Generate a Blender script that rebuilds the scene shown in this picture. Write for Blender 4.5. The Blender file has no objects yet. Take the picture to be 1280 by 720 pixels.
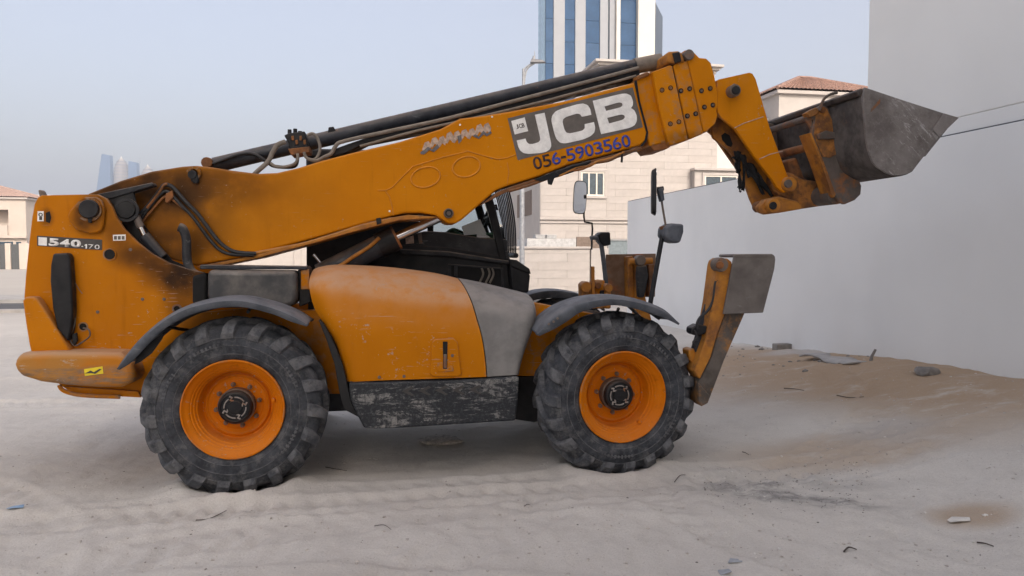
import bpy, bmesh, math, random
import numpy as np
from mathutils import Vector, Matrix
from mathutils.geometry import tessellate_polygon
R = math.radians
random.seed(7)
sc = bpy.context.scene
COL = sc.collection

# ------------------------------------------------------------------ camera
FPX, CH, PITCH = 930.0, 1.68, R(2.7)          # focal length in photo pixels, eye height, downward pitch
cd = bpy.data.cameras.new('camera'); cam = bpy.data.objects.new('camera', cd); COL.objects.link(cam)
cd.sensor_width = 36; cd.lens = 36 * FPX / 1280; cd.clip_end = 9000; cd.clip_start = .05
cam.location = (0, 0, CH); cam.rotation_euler = (R(90) - PITCH, 0, 0)
sc.camera = cam

# ------------------------------------------------------------------ light
SUN = Vector((.34, -.74, .0)).normalized() * math.cos(R(40)) + Vector((0, 0, math.sin(R(40))))
w = bpy.data.worlds.new('World'); sc.world = w; w.use_nodes = True
wn = w.node_tree
sky = wn.nodes.new('ShaderNodeTexSky'); sky.sky_type = 'NISHITA'; sky.sun_disc = False
sky.sun_elevation = R(40); sky.sun_rotation = math.atan2(SUN.x, SUN.y)
sky.air_density = 1.0; sky.dust_density = 7.5; sky.ozone_density = 1.0; sky.altitude = 0
bgn = wn.nodes['Background']; bgn.inputs[1].default_value = .12
veil = wn.nodes.new('ShaderNodeMix'); veil.data_type = 'RGBA'        # thin even veil of dust over the clear sky
veil.inputs[0].default_value = .42; veil.inputs[7].default_value = (2.36, 2.04, 1.84, 1)
wn.links.new(sky.outputs[0], veil.inputs[6]); wn.links.new(veil.outputs[2], bgn.inputs[0])
sd = bpy.data.lights.new('sun', 'SUN'); sun = bpy.data.objects.new('sun', sd); COL.objects.link(sun)
sd.energy = .66; sd.angle = R(.6); sd.color = (1, .95, .88)
sun.rotation_euler = (-SUN).to_track_quat('-Z', 'Y').to_euler()
sun.location = (20, -40, 60)
sc.view_settings.view_transform = 'Standard'; sc.view_settings.look = 'None'
sc.view_settings.gamma = 1; sc.view_settings.exposure = 1.6

# ------------------------------------------------------------------ frames: real vertical planes seen through the camera
cp, sp = math.cos(PITCH), math.sin(PITCH)
def ray(px, py):
    u, v = (px - 640) / FPX, (py - 360) / FPX
    return Vector((u, cp - v * sp, -sp - v * cp))
def ground_pt(px, py, z=0.0):
    d = ray(px, py); t = (z - CH) / d.z
    return Vector((d.x * t, d.y * t, z))
class Frame:
    """a yawed local frame: X along the thing, Y away from the viewer, Z up"""
    def __init__(s, ox, oy, th):
        s.o = Vector((ox, oy, 0)); s.th = th
        s.e = Vector((math.cos(th), math.sin(th), 0)); s.l = Vector((-math.sin(th), math.cos(th), 0))
    def pt(s, px, py, lat):
        d = ray(px, py)
        t = (lat + s.o.dot(s.l)) / d.dot(s.l)
        p = Vector((0, 0, CH)) + d * t - s.o
        return Vector((p.dot(s.e), lat, p.z))
    def loc(s, px, py, lat):                       # (x, z) pair
        q = s.pt(px, py, lat); return (q.x, q.z)
    def world(s, p):
        return s.o + s.e * p[0] + s.l * p[1] + Vector((0, 0, p[2]))

# ------------------------------------------------------------------ material helper
class NT:
    def __init__(s, name):
        s.m = bpy.data.materials.new(name); s.m.use_nodes = True
        s.t = s.m.node_tree; s.b = s.t.nodes['Principled BSDF']; s._tc = None
    def n(s, typ, **k):
        o = s.t.nodes.new('ShaderNode' + typ)
        for a, v in k.items(): setattr(o, a, v)
        return o
    def put(s, sock, v):
        if hasattr(v, 'is_output') or isinstance(v, bpy.types.NodeSocket): s.t.links.new(v, sock)
        elif isinstance(v, (tuple, list)) and len(v) == 3 and sock.type == 'RGBA': sock.default_value = (*v, 1)
        else: sock.default_value = v
    def obj(s):
        if not s._tc: s._tc = s.n('TexCoord')
        return s._tc.outputs['Object']
    def sep(s, v):
        o = s.n('SeparateXYZ'); s.put(o.inputs[0], v); return o.outputs
    def map(s, v, scale=(1, 1, 1), loc=(0, 0, 0), rot=(0, 0, 0)):
        o = s.n('Mapping'); s.put(o.inputs[0], v)
        o.inputs['Scale'].default_value = scale; o.inputs['Location'].default_value = loc; o.inputs['Rotation'].default_value = rot
        return o.outputs[0]
    def noise(s, scale, detail=4, v=None, rough=.55, dist=0):
        o = s.n('TexNoise'); s.put(o.inputs['Vector'], v if v is not None else s.obj())
        o.inputs['Scale'].default_value = scale; o.inputs['Detail'].default_value = detail
        o.inputs['Roughness'].default_value = rough; o.inputs['Distortion'].default_value = dist
        return o.outputs[0]
    def voro(s, scale, v=None, feature='F1'):
        o = s.n('TexVoronoi', feature=feature); s.put(o.inputs['Vector'], v if v is not None else s.obj())
        o.inputs['Scale'].default_value = scale; return o.outputs[0]
    def math(s, op, a, b=0.0, clamp=False):
        o = s.n('Math', operation=op, use_clamp=clamp); s.put(o.inputs[0], a); s.put(o.inputs[1], b); return o.outputs[0]
    def ramp(s, f, lo, hi, a=0.0, b=1.0):
        o = s.n('MapRange', interpolation_type='SMOOTHSTEP'); s.put(o.inputs[0], f)
        for i, v in zip((1, 2, 3, 4), (lo, hi, a, b)): o.inputs[i].default_value = v
        return o.outputs[0]
    def mix(s, f, a, b, mode='MIX'):
        o = s.n('Mix', data_type='RGBA', blend_type=mode); s.put(o.inputs[0], f); s.put(o.inputs[6], a); s.put(o.inputs[7], b); return o.outputs[2]
    def up(s):
        o = s.n('NewGeometry'); return s.sep(o.outputs['Normal'])[2]
    def point(s):
        return s.n('NewGeometry').outputs['Pointiness']
    def rnd(s):
        return s.n('ObjectInfo').outputs['Random']
    def blob(s, c, r, v=None):
        """soft ellipse mask 1 inside .. 0 outside, axes r, centre c (object space)"""
        m = s.map(v if v is not None else s.obj(), tuple(1 / x for x in r), tuple(-a / x for a, x in zip(c, r)))
        o = s.n('VectorMath', operation='LENGTH'); s.put(o.inputs[0], m); return s.ramp(o.outputs['Value'], .35, 1.15, 1, 0)
    def bump(s, h, strength=.3, dist=.01):
        o = s.n('Bump'); o.inputs['Strength'].default_value = strength; o.inputs['Distance'].default_value = dist
        s.put(o.inputs['Height'], h); s.t.links.new(o.outputs[0], s.b.inputs['Normal'])
    def out(s, col, rough=.6, metal=0.0, spec=None):
        s.put(s.b.inputs['Base Color'], col); s.put(s.b.inputs['Roughness'], rough); s.put(s.b.inputs['Metallic'], metal)
        if spec is not None: s.b.inputs['Specular IOR Level'].default_value = spec
        return s.m

DUST = (.36, .28, .21)
def paint(name, a, b, dust=.5, chips=.3, rough=.42, grease=(), grime=.5, dustcol=DUST):
    """worn machine paint: tone drift, streaks, dust lying on upward faces, chips, grease patches"""
    k = NT(name); o = k.obj()
    c = k.mix(k.ramp(k.noise(1.7, 5), .35, .68), a, b)
    st = k.ramp(k.noise(9, 7, k.map(o, (1.6, 1.6, .16)), rough=.65), .54, .74)
    c = k.mix(k.math('MULTIPLY', st, grime * .55), c, tuple(x * .42 for x in a))
    gr = k.ramp(k.noise(22, 6, rough=.7), .56, .8)
    c = k.mix(k.math('MULTIPLY', gr, grime * .5), c, (.10, .06, .035))
    for cen, rad, amt in grease:
        f = k.math('MULTIPLY', k.blob(cen, rad), k.ramp(k.noise(4.5, 6), .2, .62, .45, 1))
        c = k.mix(k.math('MULTIPLY', f, amt), c, (.022, .013, .009))
    d = k.math('MULTIPLY', k.ramp(k.up(), .05, .85), k.ramp(k.noise(7, 6, rough=.65), .25, .65, .35, 1))
    c = k.mix(k.math('MULTIPLY', d, dust), c, dustcol)
    ch = k.ramp(k.noise(30, 6, rough=.72), .645 - .05 * chips, .66 - .05 * chips)
    ch = k.math('MULTIPLY', ch, k.ramp(k.noise(3.3, 5), .47, .60))
    sc1 = k.ramp(k.noise(60, 3, k.map(o, (.10, 1, 1.6), rot=(0, .35, 0)), rough=.6), .63, .66); sc1 = k.math('MULTIPLY', sc1, k.ramp(k.noise(3.1, 4), .5, .62))
    ch = k.math('MAXIMUM', ch, k.math('MULTIPLY', sc1, min(.6, chips * 1.3)))
    c = k.mix(ch, c, (.40, .31, .24))
    ed = k.ramp(k.point(), .535, .60)
    c = k.mix(k.math('MULTIPLY', ed, k.ramp(k.noise(15, 4), .45, .62)), c, (.27, .19, .13))
    k.bump(k.noise(60, 4, rough=.7), .06, .004)
    r = k.math('ADD', k.ramp(k.noise(9, 5), .3, .7, rough - .07, rough + .16), k.math('MULTIPLY', d, .25))
    return k.out(c, r, 0, .09)
def metalish(name, a, b, rust=.4, rough=.55, metal=.0, dust=.3, scale=6, rustcol=(.20, .075, .022), scratch=0.0, dustcol=DUST):
    k = NT(name); o = k.obj()
    c = k.mix(k.ramp(k.noise(scale, 6, rough=.65), .35, .65), a, b)
    if rust:
        f = k.ramp(k.noise(scale * .55, 8, rough=.72), .62 - rust * .3, .72 - rust * .2)
        c = k.mix(k.math('MULTIPLY', f, .85), c, k.mix(k.noise(30, 4), rustcol, tuple(x * 2.0 for x in rustcol)))
    if scratch:
        s1 = k.ramp(k.noise(26, 4, k.map(o, (.35, 1, 1.2), rot=(0, .7, 0)), rough=.75, dist=.6), .60, .68)
        s2 = k.ramp(k.noise(3, 3), .42, .62)
        c = k.mix(k.math('MULTIPLY', k.math('MULTIPLY', s1, s2), scratch), c, (.42, .42, .42))
    d = k.math('MULTIPLY', k.ramp(k.up(), .1, .9), k.ramp(k.noise(8, 5), .25, .6, .3, 1))
    c = k.mix(k.math('MULTIPLY', d, dust), c, dustcol)
    k.bump(k.noise(45, 6, rough=.7), .22, .006)
    return k.out(c, k.ramp(k.noise(11, 5), .3, .7, rough - .1, rough + .2), metal, .4)
def plain(name, col, rough=.6, metal=0.0, var=.18, scale=9, bump=.1, bd=.004):
    k = NT(name)
    c = k.mix(k.ramp(k.noise(scale, 6, rough=.65), .3, .7), tuple(x * (1 - var) for x in col), tuple(min(1, x * (1 + var)) for x in col))
    if bump: k.bump(k.noise(scale * 5, 4), bump, bd)
    return k.out(c, rough, metal)

M = {}
YA, YB = (.50, .165, .002), (.56, .195, .004)
M['paint'] = paint('yellow_paint', YA, YB, dust=.42, chips=.35, grime=.45)
M['hood'] = paint('hood_paint', YA, YB, dust=.95, chips=.5, grime=.2, rough=.4, dustcol=(.50, .30, .18))
M['rim'] = paint('rim_paint', (.60, .155, .002), (.66, .19, .004), dust=.12, chips=.35, grime=.8, rough=.5)
def worn_mat():
    k = NT('worn_bumper'); o = k.obj()
    c = k.mix(k.ramp(k.noise(3, 5), .4, .6), (.50, .18, .012), (.44, .20, .04))
    z = k.sep(o)[2]; band = k.math('MULTIPLY', k.ramp(z, .70, .76), k.ramp(z, .90, .83))
    w_ = k.ramp(k.noise(9, 9, k.map(o, (.35, 1, 1.8)), rough=.8), .42, .60)
    c = k.mix(k.math('MULTIPLY', k.math('MULTIPLY', w_, band), .9), c, k.mix(k.noise(14, 5), (.10, .065, .04), (.30, .23, .17)))
    s1 = k.ramp(k.noise(22, 6, k.map(o, (.3, 1, 1.6)), rough=.8), .59, .63)
    c = k.mix(k.math('MULTIPLY', s1, k.ramp(k.noise(3, 3), .4, .6, .1, .8)), c, (.45, .38, .32))
    d = k.math('MULTIPLY', k.ramp(k.up(), .1, .9), .7); c = k.mix(d, c, (.44, .30, .20))
    k.bump(k.noise(40, 6, rough=.75), .3, .006); return k.out(c, .6, 0, .2)
M['worn'] = worn_mat()
M['rust'] = metalish('rusty_steel', (.20, .085, .028), (.09, .045, .025), rust=.7, dust=.25, rough=.75)
M['rustyellow'] = metalish('rusty_yellow_paint', (.50, .20, .02), (.34, .13, .02), rust=.45, dust=.3, rough=.6, rustcol=(.11, .045, .018))
def bucket_mat():
    k = NT('bucket_steel'); o = k.obj()
    c = k.mix(k.ramp(k.noise(2.2, 8, rough=.7), .38, .62), (.105, .088, .080), (.20, .18, .168))
    c = k.mix(k.math('MULTIPLY', k.ramp(k.noise(6, 9, rough=.8), .50, .66), .6), c, (.062, .048, .042))
    c = k.mix(k.math('MULTIPLY', k.ramp(k.noise(26, 8, rough=.85), .53, .60), .4), c, (.28, .26, .25))
    q_ = k.map(o, (1, 1, 1), rot=(0, -.75, 0))
    s1 = k.ramp(k.noise(20, 8, k.map(q_, (.35, 1, 1.5)), rough=.85, dist=.4), .555, .59)
    zone = k.ramp(k.noise(1.6, 4), .44, .6)
    c = k.mix(k.math('MULTIPLY', k.math('MULTIPLY', s1, zone), .75), c, (.44, .43, .42))
    c = k.mix(k.math('MULTIPLY', k.ramp(k.point(), .52, .57), .5), c, (.30, .28, .27))
    k.bump(k.noise(24, 9, rough=.8), .45, .01)
    return k.out(c, k.ramp(k.noise(9, 6), .3, .7, .45, .75), .15, .35)
M['steel'] = bucket_mat()
M['steeldark'] = metalish('dark_steel', (.038, .031, .029), (.095, .080, .072), rust=.3, dust=.25, rough=.55, metal=.2, rustcol=(.07, .04, .025))
M['legdark'] = metalish('worn_leg_steel', (.075, .062, .052), (.135, .115, .10), rust=.55, dust=.12, rough=.65, scale=6, rustcol=(.25, .11, .025))
M['weld'] = plain('painted_seam', (.62, .24, .012), .5, var=.1)
M['hubsilver'] = metalish('chipped_hub_silver', (.36, .33, .31), (.22, .19, .17), rust=.3, dust=.2, rough=.5, scale=18)
M['pad'] = metalish('pad_steel', (.12, .105, .095), (.18, .16, .145), rust=.15, dust=.15, rough=.6, metal=.2, scale=3, scratch=.25, rustcol=(.10, .07, .05))
M['black'] = metalish('black_paint', (.004, .0045, .006), (.010, .010, .012), rust=0, dust=.12, rough=.5)
M['blackdusty'] = metalish('dusty_black_paint', (.015, .016, .019), (.035, .035, .038), rust=0, dust=.6, rough=.55, scratch=.25)
M['cyl'] = metalish('cylinder_paint', (.012, .015, .022), (.03, .034, .045), rust=.08, dust=.4, rough=.42, scratch=.15)
M['plastic'] = metalish('grey_fender_plastic', (.058, .066, .08), (.105, .115, .135), rust=0, dust=.4, rough=.6, scale=7, scratch=.2, dustcol=(.27, .27, .28))
M['cover'] = metalish('grey_cover_plastic', (.17, .165, .16), (.24, .232, .222), rust=0, dust=.45, rough=.62, scale=4, scratch=.15, dustcol=(.34, .30, .27))
M['muffler'] = metalish('muffler_metal', (.16, .15, .14), (.06, .062, .066), rust=.1, dust=.45, rough=.45, metal=.4, scale=3)
M['hose'] = plain('rubber_hose', (.02, .02, .022), .55)
M['hosegrey'] = metalish('dusty_hose', (.17, .15, .125), (.24, .21, .18), rust=0, dust=.5, rough=.8, scale=14)
M['chrome'] = plain('chrome_rod', (.75, .75, .76), .18, 1.0, var=.1)
M['bolt'] = metalish('bolt_steel', (.13, .11, .10), (.20, .16, .13), rust=.3, dust=.3, rough=.55, metal=.4)
M['white'] = plain('white_sticker', (.88, .87, .84), .5, var=.12, scale=14)
M['logogrey'] = plain('grey_sticker', (.135, .118, .105), .5, var=.18, scale=8)
M['platedark'] = plain('dark_sticker', (.05, .045, .042), .45, var=.2)
M['blue'] = plain('blue_lettering', (.03, .055, .34), .5, var=.3, scale=40)
M['ink'] = plain('dark_lettering', (.035, .016, .02), .5, var=.3, scale=40)
M['fadewhite'] = plain('faded_sticker', (.46, .33, .25), .6, var=.35, scale=30)
M['fadegrey'] = plain('faded_sticker_dark', (.13, .12, .12), .6, var=.3, scale=30)  # dark line colour of the faded sticker
M['stickeryellow'] = plain('reflective_sticker', (.80, .62, .02), .4, var=.08)
M['paper'] = plain('paper', (.82, .82, .84), .8, var=.06)
M['rag'] = plain('black_cloth', (.012, .012, .013), .9, var=.4)
M['dark'] = plain('dark_void', (.008, .008, .008), .9)
M['greencloth'] = plain('green_cloth', (.05, .10, .06), .9)
M['seal'] = plain('rubber_seal', (.012, .012, .013), .7)
M['mirror'] = plain('mirror_glass', (.85, .86, .88), .03, 1.0, var=.01, bump=0)
k = NT('tinted_glass'); k.b.inputs['Transmission Weight'].default_value = 1; k.b.inputs['IOR'].default_value = 1.02
M['glass'] = k.out((.80, .84, .83), k.ramp(k.noise(12, 5), .4, .7, .0, .06), 0)
def tyre_mat():
    k = NT('dusty_tyre_rubber'); o = k.obj()
    c = k.mix(k.ramp(k.noise(6, 8, rough=.75), .38, .64), (.020, .023, .029), (.062, .067, .078))
    d1 = k.ramp(k.noise(11, 9, rough=.78), .48, .64)
    c = k.mix(k.math('MULTIPLY', d1, .5), c, (.17, .168, .165))
    e = k.ramp(k.point(), .49, .43)  # groove shade painted into the rubber colour
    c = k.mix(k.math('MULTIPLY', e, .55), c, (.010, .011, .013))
    ed = k.ramp(k.point(), .515, .57)
    c = k.mix(k.math('MULTIPLY', ed, k.ramp(k.noise(9, 5, rough=.7), .36, .62, .05, .5)), c, (.22, .22, .225))
    k.bump(k.noise(45, 8, rough=.75), .4, .008)
    return k.out(c, .75, 0, .3)
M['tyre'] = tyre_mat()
def skirt_mat():
    k = NT('scuffed_black_skirt'); o = k.obj()
    n1 = k.noise(7, 10, k.map(o, (.45, 1, 1.5)), rough=.85, dist=.5)
    n2 = k.noise(15, 8, k.map(o, (1.5, 1, .5)), rough=.8, dist=.9)
    n3 = k.noise(24, 6, k.map(o, (.25, 1, 2.2)), rough=.8)
    f = k.math('MAXIMUM', k.math('MULTIPLY', k.ramp(n1, .53, .56), k.ramp(n2, .40, .55)), k.math('MULTIPLY', k.ramp(n3, .59, .625), k.ramp(k.noise(3, 4), .42, .58)))
    c = k.mix(k.math('MULTIPLY', f, .8), (.012, .015, .020), k.mix(k.noise(12, 4), (.20, .20, .195), (.36, .35, .33)))
    lo = k.math('MULTIPLY', k.ramp(k.noise(40, 7, rough=.85), .52, .6), .45)
    c = k.mix(lo, c, (.09, .095, .10))
    k.bump(n1, .3, .006)
    return k.out(c, .6)
M['skirt'] = skirt_mat()
M['carriage'] = metalish('rusty_carriage', (.085, .070, .06), (.13, .105, .09), rust=.35, dust=.15, rough=.65, scale=5)
M['carriagerust'] = metalish('orange_rust', (.28, .12, .03), (.13, .06, .03), rust=.5, dust=.2, rough=.8, scale=16, rustcol=(.30, .12, .025))

# ------------------------------------------------------------------ mesh helpers
def tag(o, label=None, cat=None, group=None, kind=None):
    if label: o['label'] = label
    if cat: o['category'] = cat
    if group: o['group'] = group
    if kind: o['kind'] = kind
    return o
def finish(name, me, mat, parent=None, smooth=32, bevel=0, seg=2, solid=0):
    if mat is not None: me.materials.append(mat)
    if smooth:
        me.polygons.foreach_set('use_smooth', [True] * len(me.polygons)); me.set_sharp_from_angle(angle=R(smooth))
    o = bpy.data.objects.new(name, me); COL.objects.link(o)
    if parent is not None: o.parent = parent
    if solid:
        s = o.modifiers.new('solid', 'SOLIDIFY'); s.thickness = solid; s.offset = 0
    if bevel:
        b = o.modifiers.new('bevel', 'BEVEL'); b.width = bevel; b.segments = seg; b.limit_method = 'ANGLE'; b.angle_limit = R(40)
        b.harden_normals = False
    return o
def mesh_of(name, vs, fs):
    me = bpy.data.meshes.new(name); me.from_pydata([tuple(v) for v in vs], [], fs); me.validate(); me.update(); return me
def empty(name, loc=(0, 0, 0), rz=0, parent=None):
    o = bpy.data.objects.new(name, None); COL.objects.link(o); o.location = loc; o.rotation_euler = (0, 0, rz)
    o.empty_display_size = .2
    if parent is not None: o.parent = parent
    return o
class MB:
    """collects shapes into one mesh"""
    def __init__(s): s.v = []; s.f = []
    def add(s, vs, fs):
        b = len(s.v); s.v += [tuple(v) for v in vs]; s.f += [tuple(i + b for i in f) for f in fs]; return s
    def box(s, a, b):
        (x0, y0, z0), (x1, y1, z1) = a, b
        x0, x1 = sorted((x0, x1)); y0, y1 = sorted((y0, y1)); z0, z1 = sorted((z0, z1))
        vs = [(x0, y0, z0), (x1, y0, z0), (x1, y1, z0), (x0, y1, z0), (x0, y0, z1), (x1, y0, z1), (x1, y1, z1), (x0, y1, z1)]
        return s.add(vs, [(0, 3, 2, 1), (4, 5, 6, 7), (0, 1, 5, 4), (1, 2, 6, 5), (2, 3, 7, 6), (3, 0, 4, 7)])
    def hull8(s, pts):
        return s.add(pts, [(0, 3, 2, 1), (4, 5, 6, 7), (0, 1, 5, 4), (1, 2, 6, 5), (2, 3, 7, 6), (3, 0, 4, 7)])
    def prism(s, xz, y0, y1, xz1=None):
        """polygon in x,z at y0 (near) extruded to y1 (xz1: other outline there)"""
        n = len(xz); xz1 = xz1 or xz
        ar = sum(xz[i][0] * xz[(i + 1) % n][1] - xz[(i + 1) % n][0] * xz[i][1] for i in range(n))
        if ar < 0: xz = xz[::-1]; xz1 = xz1[::-1]
        vs = [(x, y0, z) for x, z in xz] + [(x, y1, z) for x, z in xz1]
        return s.add(vs, [tuple(range(n)), tuple(range(2 * n - 1, n - 1, -1))] + [(i, i + n, (i + 1) % n + n, (i + 1) % n) for i in range(n)])
    def sheet(s, xz, y, holes=()):
        rings = [[Vector((x, z, 0)) for x, z in r] for r in (xz, *holes)]
        pts = [p for r in rings for p in r]
        tris = tessellate_polygon(rings); out = []
        for t in tris:
            a, b, c = (pts[i] for i in t)
            out.append(t if (b - a).cross(c - a).z > 0 else t[::-1])
        return s.add([(p.x, y, p.y) for p in pts], out)
    def tube(s, path, r, n=8, caps=True, smooth=0):
        P = [Vector(p) for p in path]
        if smooth:
            Q = []
            for i in range(len(P) - 1):
                p0, p1, p2, p3 = P[max(i - 1, 0)], P[i], P[i + 1], P[min(i + 2, len(P) - 1)]
                for j in range(smooth):
                    t = j / smooth
                    Q.append(.5 * ((2 * p1) + (p2 - p0) * t + (2 * p0 - 5 * p1 + 4 * p2 - p3) * t * t + (3 * p1 - p0 - 3 * p2 + p3) * t ** 3))
            P = Q + [P[-1]]
        m = len(P); rr = r if isinstance(r, (list, tuple)) else [r] * m
        if len(rr) != m: rr = [rr[0] + (rr[-1] - rr[0]) * i / (m - 1) for i in range(m)]
        T = [(P[min(i + 1, m - 1)] - P[max(i - 1, 0)]).normalized() for i in range(m)]
        up = Vector((0, 0, 1)) if abs(T[0].z) < .9 else Vector((1, 0, 0))
        N = T[0].cross(up).normalized(); vs = []
        for i in range(m):
            N = (N - T[i] * N.dot(T[i])).normalized(); B = T[i].cross(N)
            vs += [P[i] + (N * math.cos(2 * math.pi * j / n) + B * math.sin(2 * math.pi * j / n)) * rr[i] for j in range(n)]
        fs = [(i * n + j, i * n + (j + 1) % n, (i + 1) * n + (j + 1) % n, (i + 1) * n + j) for i in range(m - 1) for j in range(n)]
        if caps: fs += [tuple(range(n - 1, -1, -1)), tuple((m - 1) * n + j for j in range(n))]
        return s.add(vs, fs)
    def lathe_y(s, prof, c=(0, 0, 0), n=48, closed=False):
        """profile of (r, y) turned round the local y axis"""
        m = len(prof); vs = []
        for r, y in prof:
            vs += [(c[0] + r * math.cos(2 * math.pi * j / n), c[1] + y, c[2] + r * math.sin(2 * math.pi * j / n)) for j in range(n)]
        rng = range(m) if closed else range(m - 1)
        return s.add(vs, [(i * n + j, ((i + 1) % m) * n + j, ((i + 1) % m) * n + (j + 1) % n, i * n + (j + 1) % n) for i in rng for j in range(n)])
    def disc(s, c, r, y0, y1, n=20):
        return s.lathe_y([(.0005, y0), (r * .93, y0), (r, y0 + (y1 - y0) * .12), (r, y1), (.0005, y1)], (c[0], 0, c[2]), n)
    def build(s, name, mat, parent=None, **k):
        return finish(name, mesh_of(name, s.v, s.f), mat, parent, **k)
def recalc(o):
    bm = bmesh.new(); bm.from_mesh(o.data); bmesh.ops.recalc_face_normals(bm, faces=bm.faces); bm.to_mesh(o.data); bm.free(); return o
def zc(pts, ox, oy, s):                      # points read in an enlarged crop -> photo pixels
    return [(ox + x / s, oy + y / s) for x, y in pts]
def cat(P, k):                               # Catmull-Rom through 2-D/3-D tuples
    out = []
    for i in range(len(P) - 1):
        p0, p1, p2, p3 = (Vector(P[j]) for j in (max(i - 1, 0), i, i + 1, min(i + 2, len(P) - 1)))
        for j in range(k):
            t = j / k
            out.append(.5 * ((2 * p1) + (p2 - p0) * t + (2 * p0 - 5 * p1 + 4 * p2 - p3) * t * t + (3 * p1 - p0 - 3 * p2 + p3) * t ** 3))
    return out + [Vector(P[-1])]
def grid_faces(nr, nc):
    return [(i * nc + j, i * nc + j + 1, (i + 1) * nc + j + 1, (i + 1) * nc + j) for i in range(nr - 1) for j in range(nc - 1)]
def text_mesh(ch, name, size, bold=0, xs=1.0):
    c = bpy.data.curves.new('txt', 'FONT'); c.body = ch; c.size = size; c.offset = bold; c.align_x = 'CENTER'
    o = bpy.data.objects.new('txt', c); COL.objects.link(o)
    dg = bpy.context.evaluated_depsgraph_get(); me = bpy.data.meshes.new_from_object(o.evaluated_get(dg))
    bpy.data.objects.remove(o); bpy.data.curves.remove(c)
    me.transform(Matrix.Diagonal((xs, 1, 1, 1))); me.name = name
    return me

# ================================================================== THE SETTING
GA = R(10.2)                                   # the plots, walls and houses all share this grid direction
WF = Frame(4.0, 13.2, GA)                      # X = distance from the white wall, Y = along it
VF = Frame(-1.95, 5.14, math.atan(.164))       # the machine: X forward, Y away from the viewer, origin under the rear wheel
WB, WR, WZ = 2.79, .635, .583                  # wheelbase, tyre radius, axle height

_rng = np.random.RandomState(5); _tab = _rng.rand(256, 256)
def vnoise(x, y):
    xi, yi = np.floor(x).astype(int), np.floor(y).astype(int); fx, fy = x - xi, y - yi
    fx = fx * fx * fx * (fx * (fx * 6 - 15) + 10); fy = fy * fy * fy * (fy * (fy * 6 - 15) + 10)
    a, b = _tab[xi % 256, yi % 256], _tab[(xi + 1) % 256, yi % 256]
    c, d = _tab[xi % 256, (yi + 1) % 256], _tab[(xi + 1) % 256, (yi + 1) % 256]
    return (a * (1 - fx) + b * fx) * (1 - fy) + (c * (1 - fx) + d * fx) * fy - .5
def sstep(x): x = np.clip(x, 0, 1); return x * x * (3 - 2 * x)
# wheel tracks pressed into the sand: (points, width, depth)
TRACKS = [([(-3.6, 3.9), (-1.6, 4.35), (.2, 4.25), (2.4, 4.05)], .9, .011), ([(-6, 4.2), (-1.4, 4.86), (1.0, 5.28), (3.4, 5.75)], .34, .027), ([(1.0, 5.0), (1.35, 4.3), (2.0, 3.4), (2.2, 2.6)], .34, .018), ([(1.3, 5.3), (2.0, 4.6), (3.0, 3.9), (4.2, 3.6)], .30, .014),
          ([(-9, 3.2), (-5, 4.1), (-2.2, 4.9), (1.0, 5.5), (5, 6.3)], .40, .016),
          ([(-3.6, 2.4), (-2.5, 3.9), (-.6, 4.7), (2.0, 5.6), (3.9, 7.8), (4.2, 11)], .38, .012),
          ([(-7.5, 6.2), (-4.5, 5.5), (-3.0, 4.6), (-2.4, 3.2), (-2.3, 1.5)], .42, .016),
          ([(-1.2, 2.0), (-.6, 3.6), (.3, 5.0), (1.2, 6.8), (.9, 10)], .40, .010),
          ([(1.0, 2.0), (1.9, 3.9), (3.1, 6.0), (3.9, 9)], .36, .012),
          ([(-9, 8.6), (-4, 8.2), (0, 8.9), (3, 9.7)], .42, .018), ([(-12, 10.6), (-6, 9.6), (-2.5, 10.4), (2, 11.5)], .42, .015)]
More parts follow.
